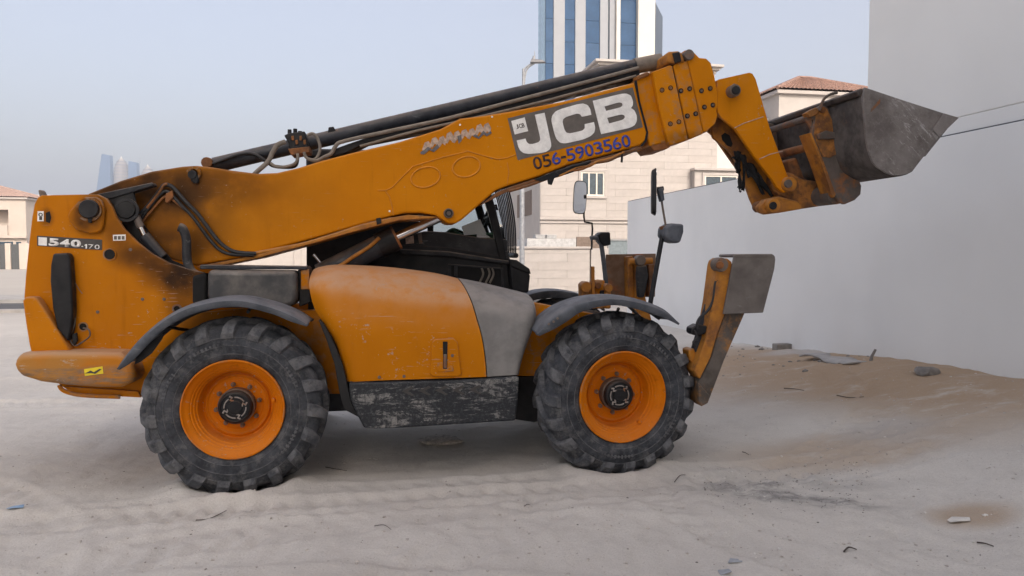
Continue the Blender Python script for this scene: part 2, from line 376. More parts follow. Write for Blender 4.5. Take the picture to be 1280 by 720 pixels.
def gz(x, y):
    x, y = np.atleast_1d(np.asarray(x, float)), np.atleast_1d(np.asarray(y, float))
    dx, dy = x - WF.o.x, y - WF.o.y
    X, T = dx * WF.e.x + dy * WF.e.y, dx * WF.l.x + dy * WF.l.y
    hb = np.interp(T, [-16, -5.85, -3.6, -1.5, 0, 6, 7.5], [.60, .45, .33, .16, .08, .04, 0])
    z = hb * sstep(1 - np.maximum(-X - .1, 0) / 3.0) * (1 + .16 * vnoise(x * .9 + 9, y * .9))
    r = np.hypot(x, y); near = sstep((18 - y) / 5) * sstep((22 - r) / 5)
    z = z + near * (.055 * vnoise(x * .7, y * .7) + .030 * vnoise(x * 2.1 + 3, y * 2.1) + .016 * vnoise(x * 5.3, y * 5.3 + 7) + .009 * vnoise(x * 13, y * 13))
    for pts, wd, dp in TRACKS:
        C = cat(pts, 14); s0 = 0
        best = np.full(x.shape, 9.0); along = np.zeros(x.shape); side = np.zeros(x.shape)
        for a, b in zip(C[:-1], C[1:]):
            ex, ey = b.x - a.x, b.y - a.y; L = math.hypot(ex, ey) + 1e-9; ex /= L; ey /= L
            px, py = x - a.x, y - a.y; t = px * ex + py * ey; q = px * -ey + py * ex
            d = np.where((t > -.03) & (t < L + .03), np.abs(q), 9.0); m = d < best
            best = np.where(m, d, best); along = np.where(m, s0 + t, along); side = np.where(m, q, side); s0 += L
        inside = sstep((wd * .5 + .05 - best) / .07)
        rim = np.exp(-((best - wd * .5 - .03) / .05) ** 2)
        lug = .5 + .5 * np.sin((along + (.55 if wd < .8 else .06) * np.abs(side)) * 2 * math.pi / .17 + np.where(side > 0, 0, math.pi))
        fade = .8 + 1.0 * vnoise(x * 1.1 + 31, y * 1.1 + 5)
        z = z + near * fade * (rim * dp * .9 - inside * dp * (.5 + .9 * lug))
    for wx, wl in ((0, .21), (WB, .21), (0, 2.2), (WB, 2.2)):       # sand squeezed up round each tyre
        p = VF.world((wx, wl, 0)); qx, qy = x - p.x, y - p.y
        a, b = qx * VF.e.x + qy * VF.e.y, qx * VF.l.x + qy * VF.l.y
        d = np.sqrt((a / .42) ** 2 + (b / .34) ** 2)
        z = z + .045 * np.exp(-((d - 1.0) / .28) ** 2) * (1 + .8 * vnoise(x * 9, y * 9)) - .03 * np.exp(-(d / .7) ** 4)
    return z
def gz1(x, y): return float(gz(x, y)[0])
def on_ground(px, py, it=6):
    z = 0.0
    for _ in range(it):
        p = ground_pt(px, py, z); z = gz1(p.x, p.y)
    return Vector((p.x, p.y, z))
def axis(lo, a, b, hi, step, grow):
    mid = list(np.arange(a, b, step)); left, right = [], []
    s, v = step, a
    while v > lo: s *= grow; v -= s; left.append(v)
    s, v = step, mid[-1]
    while v < hi: s *= grow; v += s; right.append(v)
    return np.array(left[::-1] + mid + right)
gx, gy = axis(-1900, -6.4, 5.2, 1900, .032, 1.075), axis(-90, 3.2, 11.5, 2400, .032, 1.06)
GX, GY = np.meshgrid(gx, gy); GZ = gz(GX.ravel(), GY.ravel())
V = np.stack([GX.ravel(), GY.ravel(), GZ], 1)
nr, nc = len(gy), len(gx)
i0 = (np.arange(nr - 1)[:, None] * nc + np.arange(nc - 1)[None, :]).ravel()
F = np.stack([i0, i0 + 1, i0 + nc + 1, i0 + nc], 1)
me = bpy.data.meshes.new('sand_ground')
me.vertices.add(len(V)); me.vertices.foreach_set('co', V.ravel())
me.loops.add(F.size); me.loops.foreach_set('vertex_index', F.ravel().astype(np.int32))
me.polygons.add(len(F)); me.polygons.foreach_set('loop_start', np.arange(0, F.size, 4, dtype=np.int32))
me.polygons.foreach_set('use_smooth', np.ones(len(F), bool)); me.update(calc_edges=True)
def sand_mat():
    k = NT('sand'); o = k.obj()
    c = k.mix(k.ramp(k.noise(.6, 6), .35, .65), (.60, .57, .525), (.655, .625, .575))
    c = k.mix(k.math('MULTIPLY', k.ramp(k.noise(2.6, 9, rough=.75), .45, .68), .6), c, (.53, .50, .46))
    br = (.39, .275, .175)
    def patch(px, py, rx, ry, rz, amt, col, lo=.25, hi=.5, sc_=2.2):
        nonlocal c
        p = ground_pt(px, py, .1); q = Vector((p.x, p.y, 0)); q.rotate(Matrix.Rotation(-rz, 3, 'Z'))
        v = k.map(o, rot=(0, 0, -rz)); f = k.blob((q.x, q.y, 0), (rx, ry, 50), v)
        f = k.math('MULTIPLY', f, k.ramp(k.noise(sc_, 9, k.map(o, (.7, 1.5, 1)), rough=.72), lo, hi, .15, 1))
        c = k.mix(k.math('MULTIPLY', f, amt), c, col)
    patch(1130, 498, 1.6, 3.0, GA, .95, br); patch(1000, 468, 2.4, 2.8, GA, .85, br); patch(1230, 482, 1.3, 2.0, GA, .95, br); patch(930, 450, 1.2, 2.0, GA, .6, br)
    patch(1060, 556, 1.3, .55, .1, .6, br); patch(1215, 630, .34, .2, 0, .75, br, .2, .5); patch(975, 710, .4, .14, .2, .4, br)
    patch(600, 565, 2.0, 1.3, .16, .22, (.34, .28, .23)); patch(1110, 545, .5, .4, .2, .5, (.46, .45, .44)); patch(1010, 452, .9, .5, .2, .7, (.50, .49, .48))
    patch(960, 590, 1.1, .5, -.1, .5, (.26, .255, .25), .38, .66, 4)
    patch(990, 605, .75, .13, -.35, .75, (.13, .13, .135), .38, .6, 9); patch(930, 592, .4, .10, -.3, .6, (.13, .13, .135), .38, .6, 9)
    patch(470, 720, 1.6, .5, .1, .2, (.42, .37, .32)); patch(60, 560, 1.5, 1.4, .2, .25, (.43, .39, .34))
    far_ = k.ramp(k.sep(o)[1], 17, 24); c = k.mix(far_, c, k.mix(k.noise(.25, 5), (.33, .31, .29), (.40, .38, .36)))
    g = k.ramp(k.noise(75, 6, rough=.8), .38, .66); c = k.mix(k.math('MULTIPLY', g, .34), c, (.42, .39, .355))
    g = k.ramp(k.noise(48, 3, rough=.6), .66, .72); c = k.mix(k.math('MULTIPLY', g, .5), c, (.25, .21, .18))
    g = k.ramp(k.noise(36, 3, rough=.6), .70, .74); c = k.mix(k.math('MULTIPLY', g, .4), c, (.72, .70, .67))
    k.bump(k.math('ADD', k.noise(14, 10, rough=.78), k.math('MULTIPLY', k.noise(90, 3), .25)), .55, .03)
    return k.out(c, .95, 0, .1)
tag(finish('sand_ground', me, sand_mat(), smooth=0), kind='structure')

# ---- road strip beyond the lot
def strip(name, k0, k1, z, mat, th=0.0, a0=-400, a1=60):
    b = MB(); b.box((a0, k0, z - max(th, .004)), (a1, k1, z)); o = b.build(name, mat, smooth=0)
    o.location = (RF.o.x, RF.o.y, 0); o.rotation_euler = (0, 0, RF.th); return tag(o, kind='structure')
RF = Frame(-17, 20.6, GA)
asph = plain('dusty_asphalt', (.075, .075, .078), .9, var=.25, scale=1.5)
strip('road', 0, 3.6, .03, asph)
strip('pavement', 3.6, 6.6, .15, plain('pale_paving', (.30, .29, .28), .9, var=.12, scale=3), .15)
strip('kerb', -.35, 0, .09, plain('pale_kerb', (.42, .40, .38), .9, var=.12, scale=3), .12)

# ---- plain walls on the right
def plaster(name, col, var=.05):
    k = NT(name); o = k.obj()
    c = k.mix(k.ramp(k.noise(.35, 5), .3, .7), tuple(x * (1 - var) for x in col), tuple(min(1, x * (1 + var)) for x in col))
    st = k.ramp(k.noise(.9, 7, k.map(o, (1, 1, .5)), rough=.65), .5, .75)
    c = k.mix(k.math('MULTIPLY', st, .07), c, tuple(x * .72 for x in col))
    low = k.math('MULTIPLY', k.ramp(k.sep(o)[2], .8, .1), k.ramp(k.noise(1.2, 6), .3, .7))
    c = k.mix(k.math('MULTIPLY', low, .14), c, (.45, .40, .35))
    k.bump(k.noise(45, 5, rough=.65), .12, .01)
    return k.out(c, .85, 0, .2)
def on_frame(o, fr): o.location = (fr.o.x, fr.o.y, 0); o.rotation_euler = (0, 0, fr.th); return o
wallm = plaster('grey_white_wall_paint', (.775, .78, .77))
wl = MB(); wl.box((0, -32, -.3), (.22, 5.95, 2.985)); wl = on_frame(wl.build('boundary_wall', wallm, bevel=.008), WF)
tag(wl, 'long pale grey plastered wall along the right side of the sandy lot, digger bucket raised before it', 'wall')
cp_ = MB(); cp_.box((.012, -32, 2.985), (.21, 5.94, 3.0)); cp_.build('wall_cap', plain('dark_joint', (.10, .105, .11), .9), wl)
q = WF.e.dot(ground_pt(1078, 316 + 60, 0) - WF.o)
def along_wall(px):                              # where the view column px meets the wall plane
    d = ray(px, 316); t = WF.o.dot(WF.e) / d.dot(WF.e); return (d * t - WF.o).dot(WF.l)
ca = along_wall(1078)
bb = empty('grey_building', (WF.o.x, WF.o.y, 0), GA)
tag(bb, 'tall blank pale grey building rising behind the grey wall at the right edge', 'building')
b = MB(); b.box((.035, -32, 0), (9, ca, 3.17)); b.build('base_wall', wallm, bb, bevel=.008)
b = MB(); b.box((.031, -32.02, 3.17), (9.02, ca + .02, 10)); b.build('upper_wall', plaster('grey_white_building_paint', (.775, .78, .765)), bb, bevel=.015)
b = MB(); b.box((-.02, -32.07, 10), (9.07, ca + .07, 10.35)); b.build('parapet', wallm, bb, bevel=.01)

# ---- unseen block behind the viewer, placed and sized to shade the lot
sb = empty('shade_block', (-4, -15, 0), GA)
tag(sb, 'unseen plain cream block behind the viewer, shaped to shade the lot', 'building')
cream = plaster('cream_plaster', (.62, .53, .44))
b = MB(); b.box((4, -12, 0), (24, 0, 33)); b.build('wall', cream, sb)
b = MB(); b.box((3.8, -12.2, 33), (24.2, .2, 33.6)); b.build('parapet', cream, sb)
wg = plain('window_glass', (.05, .075, .10), .12, var=.2, bump=0)
wf_ = plain('white_window_frame', (.66, .62, .56), .5, var=.06)
wm = None
for r in range(9):
    for c in range(5):
        if wm is None: b = MB(); b.box((-.7, 0, -.75), (.7, .06, .75)); o = b.build('window', wg, sb); wm = o
        else: o = wm.copy(); COL.objects.link(o); o.parent = sb
        o.location = (5.4 + c * 4.2, .005, 2.4 + r * 3.4)

# ---- cream stone-clad house in the middle
HF = Frame(4.0, 35.0, GA)
stone = [plain('pale_stone_a', (.435, .398, .375), .7, var=.06, scale=2), plain('pale_stone_b', (.425, .388, .364), .7, var=.06, scale=2),
         plain('pale_stone_c', (.448, .412, .388), .7, var=.06, scale=2)]
backing = plain('stone_joint', (.39, .355, .33), .9, var=.05)
creamh = plain('cream_render', (.45, .415, .39), .8, var=.05, scale=1.5)
house = empty('stone_house', tuple(HF.o), GA)
tag(house, 'cream stone-clad house with white windows behind the boom and grey wall', 'house')
def hx(px, py, k, fr=HF): return fr.loc(px, py, k)
pan_cache = {}
def cladding(parent, a0, a1, z0, z1, k, holes=(), rh=.40, pw=1.15, fr=None, name='cladding_panel'):
    z = z0; row = 0
    while z < z1 - .05:
        h = min(rh, z1 - z); xs = a0 - (pw * .5 if row % 2 else 0)
        cuts = sorted({a0, a1, *[c for h0 in holes for c in (h0[0], h0[1]) if a0 < c < a1]} | {xs + i * pw for i in range(int((a1 - xs) / pw) + 2) if a0 < xs + i * pw < a1})
        for u0, u1 in zip(cuts[:-1], cuts[1:]):
            if u1 - u0 < .03: continue
            uc = (u0 + u1) / 2; segs = [(z, z + h)]
            for h0 in holes:
                if h0[0] <= uc <= h0[1]:
                    ns = []
                    for s0, s1 in segs:
                        if s1 <= h0[2] or s0 >= h0[3]: ns.append((s0, s1)); continue
                        if s0 < h0[2]: ns.append((s0, h0[2]))
                        if s1 > h0[3]: ns.append((h0[3], s1))
                    segs = ns
            for s0, s1 in segs:
                if s1 - s0 < .04: continue
                mi = random.choice((0, 0, 1, 2)); key = (round(u1 - u0, 2), round(s1 - s0, 2), mi)
                if key not in pan_cache:
                    g = .0035; b = MB(); b.box((g - (u1 - u0) / 2, -.03, g - (s1 - s0) / 2), ((u1 - u0) / 2 - g, 0, (s1 - s0) / 2 - g))
                    m_ = mesh_of(name, b.v, b.f); m_.materials.append(stone[mi]); pan_cache[key] = m_
                o = bpy.data.objects.new(name, pan_cache[key]); COL.objects.link(o); o.parent = parent
                o.location = (uc, k - random.uniform(0, .006), (s0 + s1) / 2)
        z += h; row += 1
def window(parent, a0, a1, z0, z1, k, panes=2, name='window', fw=.07, surround=.12):
    f = MB()
    f.box((a0 - surround, k - .10, z0 - surround), (a1 + surround, k - .035, z0)); f.box((a0 - surround, k - .10, z1), (a1 + surround, k - .035, z1 + surround))
    f.box((a0 - surround, k - .098, z0), (a0, k - .035, z1)); f.box((a1, k - .098, z0), (a1 + surround, k - .035, z1))
    o = f.build(name, stone[0], parent, bevel=.01)
    f = MB(); W = (a1 - a0)
    for i in range(panes + 1):
        x = a0 + W * i / panes; f.box((max(a0, x - fw / 2 - (fw / 2 if i == panes else 0)), k - .07, z0), (min(a1, x + fw / 2 + (fw / 2 if i == 0 else 0)), k - .004, z1))
    f.box((a0, k - .068, z0), (a1, k - .006, z0 + fw)); f.box((a0, k - .068, z1 - fw), (a1, k - .006, z1))
    f.build('frame', wf_, o)
    for i in range(panes):
        g = MB(); g.box((a0 + W * i / panes + fw / 2, k - .036, z0 + fw), (a0 + W * (i + 1) / panes - fw / 2, k - .01, z1 - fw)); g.build('pane', wg, o)
    return o
aL, _ = hx(675.5, 275, 0); aR, _ = hx(896, 200, 0); zt = 8.0
_, zband = hx(720, 275, 0); z_c0 = 3.0
w1 = (*[hx(p, 230, 0)[0] for p in (726, 755)], *[hx(740, p, 0)[1] for p in (245, 215)])
b = MB(); b.box((aL + .01, .002, 0), (aR, 4.0, zt)); b.build('main_wall', backing, house)
# the shaded side face with its brown shutter
b = MB(); b.box((aL - .02, .0, 0), (aL + .01, 9, zt)); b.build('side_wall', creamh, house)
b = MB(); b.box((aL + .012, 4.0, 0), (aR, 9, zt)); b.build('rear_wall', creamh, house)
shutter = MB(); k0, k1 = 1.9, 5.6
shutter.box((aL - .05, k0, 3.55), (aL - .022, k1, 4.75)); shutter.build('shutter', plain('brown_shutter', (.14, .095, .07), .6), house)
cladding(house, aL + .01, aR, .05, zt, 0, holes=[(w1[0] - .11, w1[1] + .11, w1[2] - .11, w1[3] + .11)], rh=.33, pw=2.4)
window(house, *w1, 0, 3)
for zz, hh, pr in ((zband, .12, .09), (zband - .16, .07, .06)):
    b = MB(); b.box((aL - .05, -.03 - pr, zz), (aR + .03, -.032, zz + hh)); b.build('string_course', stone[0], house, bevel=.01)
# taller block with a cornice
u0, _ = hx(743, 90, .3); u1, _ = hx(901, 90, .3); _, ztop = hx(743, 74, 0)
b = MB(); b.box((u0 + .3, .3, zt), (u1 - .3, 3.4, ztop - .35)); b.build('upper_wall', stone[0], house)
for i, (pr, za, zb) in enumerate(((.0, -.35, -.2), (.14, -.2, -.08), (.28, -.08, .04))):
    b = MB(); b.box((u0 + .25 - pr, .26 - pr, ztop + za), (u1 - .25 + pr, 3.45 + pr, ztop + zb)); b.build('cornice', stone[2], house, bevel=.015)
b = MB(); b.box((aL - .1, -.12, zt), (u0 + .29, 9.1, zt + .25)); b.build('parapet', stone[1], house, bevel=.02)
# set-back grey wing on the right and the lower bay in front of it
a2, _ = hx(985, 200, 3)
b = MB(); b.box((aR - .02, 4.005, 0), (a2 + 1, 9, 9)); b.build('wing_wall', plain('pale_grey_render', (.55, .54, .53), .85, var=.05, scale=1.5), house)
b0, zb = hx(868, 213, -.4); b1, _ = hx(1010, 213, -.4)
w2 = (*[hx(p, 230, -.4)[0] for p in (880, 921)], zb - 1.5, zb - .22)
b = MB(); b.box((aR + .02, -.398, 0), (b1, 3.9, zb)); b.box((b0, -.398, 0), (aR + .02, -.04, zb)); b.build('bay_wall', backing, house)
cladding(house, b0, b1, 2.2, zb, -.4, holes=[(w2[0] - .11, w2[1] + .11, w2[2] - .11, w2[3] + .11)], rh=.33, pw=2.4)
window(house, *w2, -.4, 2)
b = MB(); b.box((b0 - .06, -.55, zb), (b1 + .1, 3.95, zb + .12)); b.build('ledge', stone[0], house, bevel=.015)

# low wall and gate of that house, facing the lot
KB = -4.6
yard = empty('yard_wall', tuple(HF.world((0, KB, 0))), GA)
tag(yard, 'low cream stone-clad yard wall with pale coping in front of the stone house', 'wall')
YF = Frame(*HF.world((0, KB, 0))[:2], GA)
y0, _ = YF.loc(560, 330, 0); y1, zy = YF.loc(737, 311, 0)
b = MB(); b.box((y0, .002, -.1), (y1, .25, zy)); b.build('wall_core', backing, yard)
cladding(yard, y0, y1, 0, zy, 0, rh=.33, pw=2.4)
b = MB(); b.box((y0, -.09, zy), (y1 + .04, .3, zy + .09)); b.build('coping', stone[2], yard, bevel=.012)
y2, _ = YF.loc(760, 311, 0)
b = MB(); b.box((y1 + .05, -.06, -.1), (y2, .42, zy + .02)); b.build('gate_pier', stone[0], yard, bevel=.012)
y3, zg = YF.loc(835, 301, 0)
gt = MB(); gt.box((y2 + .03, .1, .05), (y3, .14, zg)); gt = on_frame(gt.build('side_gate', plain('blue_grey_gate_sheet', (.19, .23, .25), .35, var=.15)), YF)
tag(gt, 'blue grey sheet gate beside the cream pier, behind the rusty foot pad', 'gate')
b = MB()
for x in (y2 + .02, y3 - .06): b.box((x, .06, .05), (x + .06, .18, zg + .05))
b.box((y2 + .02, .062, zg), (y3, .178, zg + .055)); b.build('gate_frame', plain('gate_frame_grey', (.25, .26, .27), .5), gt)
# low lean-to behind the yard wall
c0, zc0 = HF.loc(659, 298, -2.5); c1, _ = HF.loc(720, 298, -2.5)
sh = MB(); sh.box((c0, -2.5, 0), (c1, -.2, zc0)); sh = on_frame(sh.build('lean_to', plain('grey_white_sheet', (.50, .50, .50), .7)), HF)
tag(sh, 'low pale grey lean-to roof showing just above the cream yard wall', 'shed')
for px in (676, 690):
    x, z = HF.loc(px, 297, -2.4); b = MB(); b.box((x - .22, -2.35, zc0 + .003), (x + .22, -1.8, zc0 + .17)); b.build('roof_unit', plain('vent_grey', (.36, .36, .36), .7), sh, bevel=.02)
b0_, zz0 = HF.loc(721, 296, -2.5); b1_, _ = HF.loc(737, 296, -2.5)
sc2 = MB(); sc2.box((b0_, -2.5, 0), (b1_ + .5, -2.4, zz0)); sc2 = on_frame(sc2.build('brown_screen', plain('brown_boarding', (.20, .15, .12), .7)), HF)
tag(sc2, 'short brown screen standing between lean-to and gate pier', 'screen')

# ---- tiled-roof house at the right
tilem = plain('terracotta_tile', (.27, .165, .13), .75, var=.28, scale=6)
pinktile = plain('pale_pink_tile', (.38, .27, .23), .8, var=.15, scale=4)
def tiled(parent, e0, e1, r0, r1, nu, nv, mat, amp=.05):
    """roof slope from eave e0-e1 to ridge r0-r1 as rows of barrel tiles"""
    b = MB(); e0, e1, r0, r1 = map(Vector, (e0, e1, r0, r1)); nrm = (e1 - e0).cross(r0 - e0 if (r0 - e0).length > .01 else r1 - e0).normalized()
    vs = []; C = nu * 4 + 1; Rr = nv * 2
    for i in range(Rr):
        v = ((i + 1) // 2) / nv; lift = amp * .8 if i % 2 == 0 else 0.0
        for j in range(C):
            u = j / (C - 1); p = (e0 * (1 - u) + e1 * u) * (1 - v) + (r0 * (1 - u) + r1 * u) * v
            vs.append(p + nrm * (lift + amp * abs(math.sin(math.pi * j / 4))))
    b.add(vs, grid_faces(Rr, C)); return tag(b.build('roof_tiles', mat, parent, smooth=40), kind='stuff')
def hip_roof(parent, a0, a1, k0, k1, z, rise, mat, rows=9, over=.45):
    a0 -= over; a1 += over; k0 -= over; k1 += over; h = min(a1 - a0, k1 - k0) / 2
    if a1 - a0 > k1 - k0: p, q_ = (a0 + h, (k0 + k1) / 2, z + rise), (a1 - h, (k0 + k1) / 2, z + rise)
    else: p, q_ = ((a0 + a1) / 2, k0 + h, z + rise), ((a0 + a1) / 2, k1 - h, z + rise)
    A, B, C, D = (a0, k0, z), (a1, k0, z), (a1, k1, z), (a0, k1, z)
    wide = a1 - a0 > k1 - k0
    n = lambda s: max(6, int(s / .24))
    tiled(parent, A, B, p, q_ if wide else p, n(a1 - a0), rows, mat); tiled(parent, D, A, p if wide else q_, p, n(k1 - k0), rows, mat)
    tiled(parent, B, C, q_ if wide else p, q_, n(k1 - k0), rows, mat); tiled(parent, C, D, q_, p if wide else q_, n(a1 - a0), rows, mat)
    rg = MB()
    for s, e in ((A, p), (B, q_ if wide else p), (C, q_), (D, p if wide else q_), (p, q_)):
        if (Vector(s) - Vector(e)).length > .05:
            s_, e_ = Vector(s) + Vector((0, 0, .05)), Vector(e) + Vector((0, 0, .05)); rg.tube([s_, e_], .09, 6)
    rg.build('ridge_tiles', mat, parent)
    f = MB(); f.box((a0 + .05, k0 + .05, z - .22), (a1 - .05, k1 - .05, z - .03)); f.build('eaves', stone[0], parent, bevel=.02)
TF = Frame(*HF.world((11.0, 3.0, 0))[:2], GA)
th = empty('tiled_house', tuple(TF.o), GA)
tag(th, 'cream house with a low terracotta tiled hip roof behind the bucket', 'house')
t0, tz = TF.loc(974, 112, 0); t1 = t0 + 6.4
b = MB(); b.box((t0, .0, 0), (t1, 5.6, tz - .2)); b.build('wall', creamh, th)
hip_roof(th, t0, t1, 0, 5.6, tz, 1.35, tilem, 10, .25)
b = MB(); b.box((t0 - .1, -.1, tz - 3.6), (t1 + .1, -.002, tz - 3.42)); b.build('string_course', stone[0], th)

# ---- glass tower
GF = Frame(*ground_pt(745, 330)[:2], GA); _d = ray(745, 316); GF = Frame(_d.x / _d.y * 120, 120, GA)
tw = empty('glass_tower', tuple(GF.o), GA)
tag(tw, 'tall tower of blue glass strips between white fins rising behind the boom', 'tower')
gx_ = lambda px, k=0: GF.loc(px, 60, k)[0]
gl_b = [plain('tower_glass_a', (.040, .088, .175), .3, var=.12, scale=.5, bump=0), plain('tower_glass_b', (.05, .10, .19), .3, var=.12, scale=.5, bump=0)]
gl_s = plain('tower_side_glass', (.30, .46, .58), .2, var=.15, scale=.6, bump=0)
for g_ in gl_b: g_.node_tree.nodes['Principled BSDF'].inputs['Specular IOR Level'].default_value = .12
whm = plain('tower_white_fin', (.30, .315, .345), .6, var=.04, scale=.3); whb = plain('tower_cream_pier', (.62, .59, .53), .6, var=.03, scale=.3)
H = 64; x0, x1 = gx_(682), gx_(817)
b = MB(); b.box((x0 + .01, .5, 0), (x1 - .01, 5.3, H)); b.build('core', plain('tower_core', (.16, .20, .25), .5), tw)
for pa, pb, pr, m_ in ((692, 706, .0, whm), (719, 732, .0, whm), (750, 760, .0, whm), (762, 769, .05, whm), (769.2, 774, -.55, whb), (796, 817, -.6, whb)):
    b = MB(); b.box((gx_(pa), pr, 0), (gx_(pb), .52, H + .4)); b.build('fin', m_, tw, bevel=.05)
pc = {}
for pa, pb, kk in ((682, 692, .22), (706, 719, .22), (732, 750, .22), (774, 796, .35)):
    for f_ in range(18):
        key = (pa,); xa, xb = gx_(pa) + .03, gx_(pb) - .03
        if key not in pc: b = MB(); b.box((xa, kk, .05), (xb, kk + .1, 3.49)); pc[key] = [mesh_of('window_pane', b.v, b.f) for _ in range(2)]; [m.materials.append(g) for m, g in zip(pc[key], gl_b)]
        o = bpy.data.objects.new('window_pane', pc[key][1 if random.random() < .2 else 0]); COL.objects.link(o); o.parent = tw; o.location = (0, 0, f_ * 3.5)
for f_ in range(46):
    if 'side' not in pc: b = MB(); b.box((x0 - .06, .52, .02), (x0, 5.2, 1.36)); pc['side'] = mesh_of('side_pane', b.v, b.f); pc['side'].materials.append(gl_s)
    o = bpy.data.objects.new('side_pane', pc['side']); COL.objects.link(o); o.parent = tw; o.location = (0, 0, f_ * 1.38)
# angled grey flank with a sloping top
e0, e1 = gx_(817.5), gx_(828, 4); zr = GF.loc(828, 21, 4)[1]; zl = GF.loc(817.5, -2, 0)[1]
b = MB(); b.hull8([(e0, .3, 0), (e1, 4, 0), (e1, 5.2, 0), (e0, 5.2, 0), (e0, .3, zl), (e1, 4, zr), (e1, 5.2, zr), (e0, 5.2, zl)])
b.build('flank', plain('tower_flank', (.085, .105, .135), .35, var=.1, scale=.2), tw)

# ---- street lamp between lot and houses
LX = ground_pt(652.5, 316 + 1.68 / 27.5 * FPX, 0)
LF = Frame(LX.x, LX.y, 0)
lamp = empty('street_lamp', tuple(LX), 0)
tag(lamp, 'slim grey street lamp with one curved arm standing in front of the stone house', 'street lamp')
lm = plain('lamp_grey', (.33, .34, .36), .5, .3)
ztop_ = LF.loc(656, 86, 0)[1]
b = MB(); b.tube([(0, 0, 0), (0, 0, .5), (0, 0, .52), (.0, 0, 4.2), (.02, 0, 4.25), (.05, 0, ztop_)], [.14, .14, .10, .085, .07, .05], 12); b.build('pole', lm, lamp)
hxp, hzp = LF.loc(668, 77, 0)
b = MB(); b.tube([(.05, 0, ztop_ - .9), (.09, 0, ztop_ - .35), (.2, 0, ztop_ + .02), (hxp, 0, hzp - .06)], .035, 8, smooth=5)
b.tube([(.05, 0, ztop_ - .05), (.16, 0, ztop_ + .07), (hxp, 0, hzp - .02)], .03, 8, smooth=4); b.build('arm', lm, lamp)
b = MB(); b.hull8([(hxp - .16, -.12, hzp - .06), (hxp + .42, -.1, hzp - .04), (hxp + .42, .1, hzp - .04), (hxp - .16, .12, hzp - .06), (hxp - .1, -.08, hzp + .1), (hxp + .3, -.06, hzp + .05), (hxp + .3, .06, hzp + .05), (hxp - .1, .08, hzp + .1)])
b.build('lamp_head', plain('lamp_head_grey', (.16, .16, .17), .5), lamp, bevel=.02)
b = MB(); b.tube([(hxp - .02, 0, hzp + .09), (hxp - .02, 0, hzp + .2)], [.06, .05], 8); b.tube([(hxp + .02, 0, hzp + .2), (hxp + .0, 0, hzp + .38)], [.02, .012], 6); b.build('sensor', lm, lamp)

# ---- houses on the left
_d = ray(30, 316); L1 = Frame(_d.x / _d.y * 82, 82, GA)
h1 = empty('villa', tuple(L1.o), GA)
tag(h1, 'cream two storey villa with pinkish hip roof and balcony at the left edge', 'house')
villam = plain('villa_cream', (.50, .435, .385), .8, var=.05, scale=.6)
lx = lambda px, py=290, k=0: L1.loc(px, py, k)
xr = lx(33)[0]; zE = lx(20, 247)[1]
b = MB(); b.box((-14, .0, 0), (xr, 9, 3.6)); b.box((-14, 0, 6.4), (xr, 9, zE)); b.box((lx(11)[0], .0, 3.6), (xr, 9, 6.4)); b.box((-14, 1.6, 3.6), (lx(11)[0], 9, 6.4)); b.build('wall', villam, h1)
hip_roof(h1, -14, xr, 0, 9, zE + .05, 1.5, pinktile, 8, .3)
b = MB(); b.box((-14, -.35, 3.3), (xr + .1, -.002, 3.6)); b.build('floor_band', villam, h1)
b = MB(); b.box((-14, -.3, 3.602), (lx(11)[0], -.15, 4.7)); b.build('balcony_parapet', villam, h1)
b = MB(); b.box((-9, -.06, 0), (lx(16)[0], -.001, 2.9)); b.build('window', wg, h1)
b = MB(); b.box((lx(20)[0], -.06, 1), (lx(26)[0], -.001, 2.9)); b.build('window', wg, h1)
_d = ray(20, 316); L2 = Frame(_d.x / _d.y * 76, 76, GA)
g1 = empty('villa_wall', tuple(L2.o), GA)
tag(g1, 'cream front wall with dark grey gates standing before the villa', 'wall')
gx2 = lambda px: L2.loc(px, 316, 0)[0]
zg = L2.loc(15, 304, 0)[1]
gatem = plain('dark_gate_metal', (.075, .078, .082), .5)
for pa, pb, nm, m_ in ((-140, -2, 'wall_panel', villam), (-2, 6, 'gate', gatem), (6, 13, 'pier', villam), (13, 23.5, 'gate', gatem), (23.5, 60, 'wall_panel', villam)):
    b = MB(); b.box((gx2(pa) + .01, 0 if nm != 'gate' else .12, 0), (gx2(pb) - .01, .3 if nm != 'gate' else .18, zg * (1 if nm != 'gate' else .96))); b.build(nm, m_, g1, bevel=.02)
_d = ray(50, 316); L3 = Frame(_d.x / _d.y * 110, 110, GA)
h2 = empty('pale_house', tuple(L3.o), GA)
tag(h2, 'pale white house half hidden between the villa and the yellow machine', 'house')
xa = L3.loc(33, 300, 0)[0]; zT = L3.loc(40, 246, 0)[1]
b = MB(); b.box((xa, 0, 0), (xa + 14, 8, zT)); b.build('wall', plain('pale_house_wall', (.60, .60, .60), .8, var=.04), h2)
b = MB(); b.box((xa + .4, -.05, zT - 5.0), (xa + 1.1, -.001, zT - 1.6)); b.build('window', wg, h2)
b = MB(); b.box((xa + 1.6, -.05, zT - 5.0), (xa + 2.9, -.001, zT - 3.4)); b.build('window', wg, h2)
b = MB(); b.box((xa - .1, -.2, zT), (xa + 14.1, 8.1, zT + .3)); b.build('parapet', plain('pale_parapet', (.62, .62, .62), .8), h2)
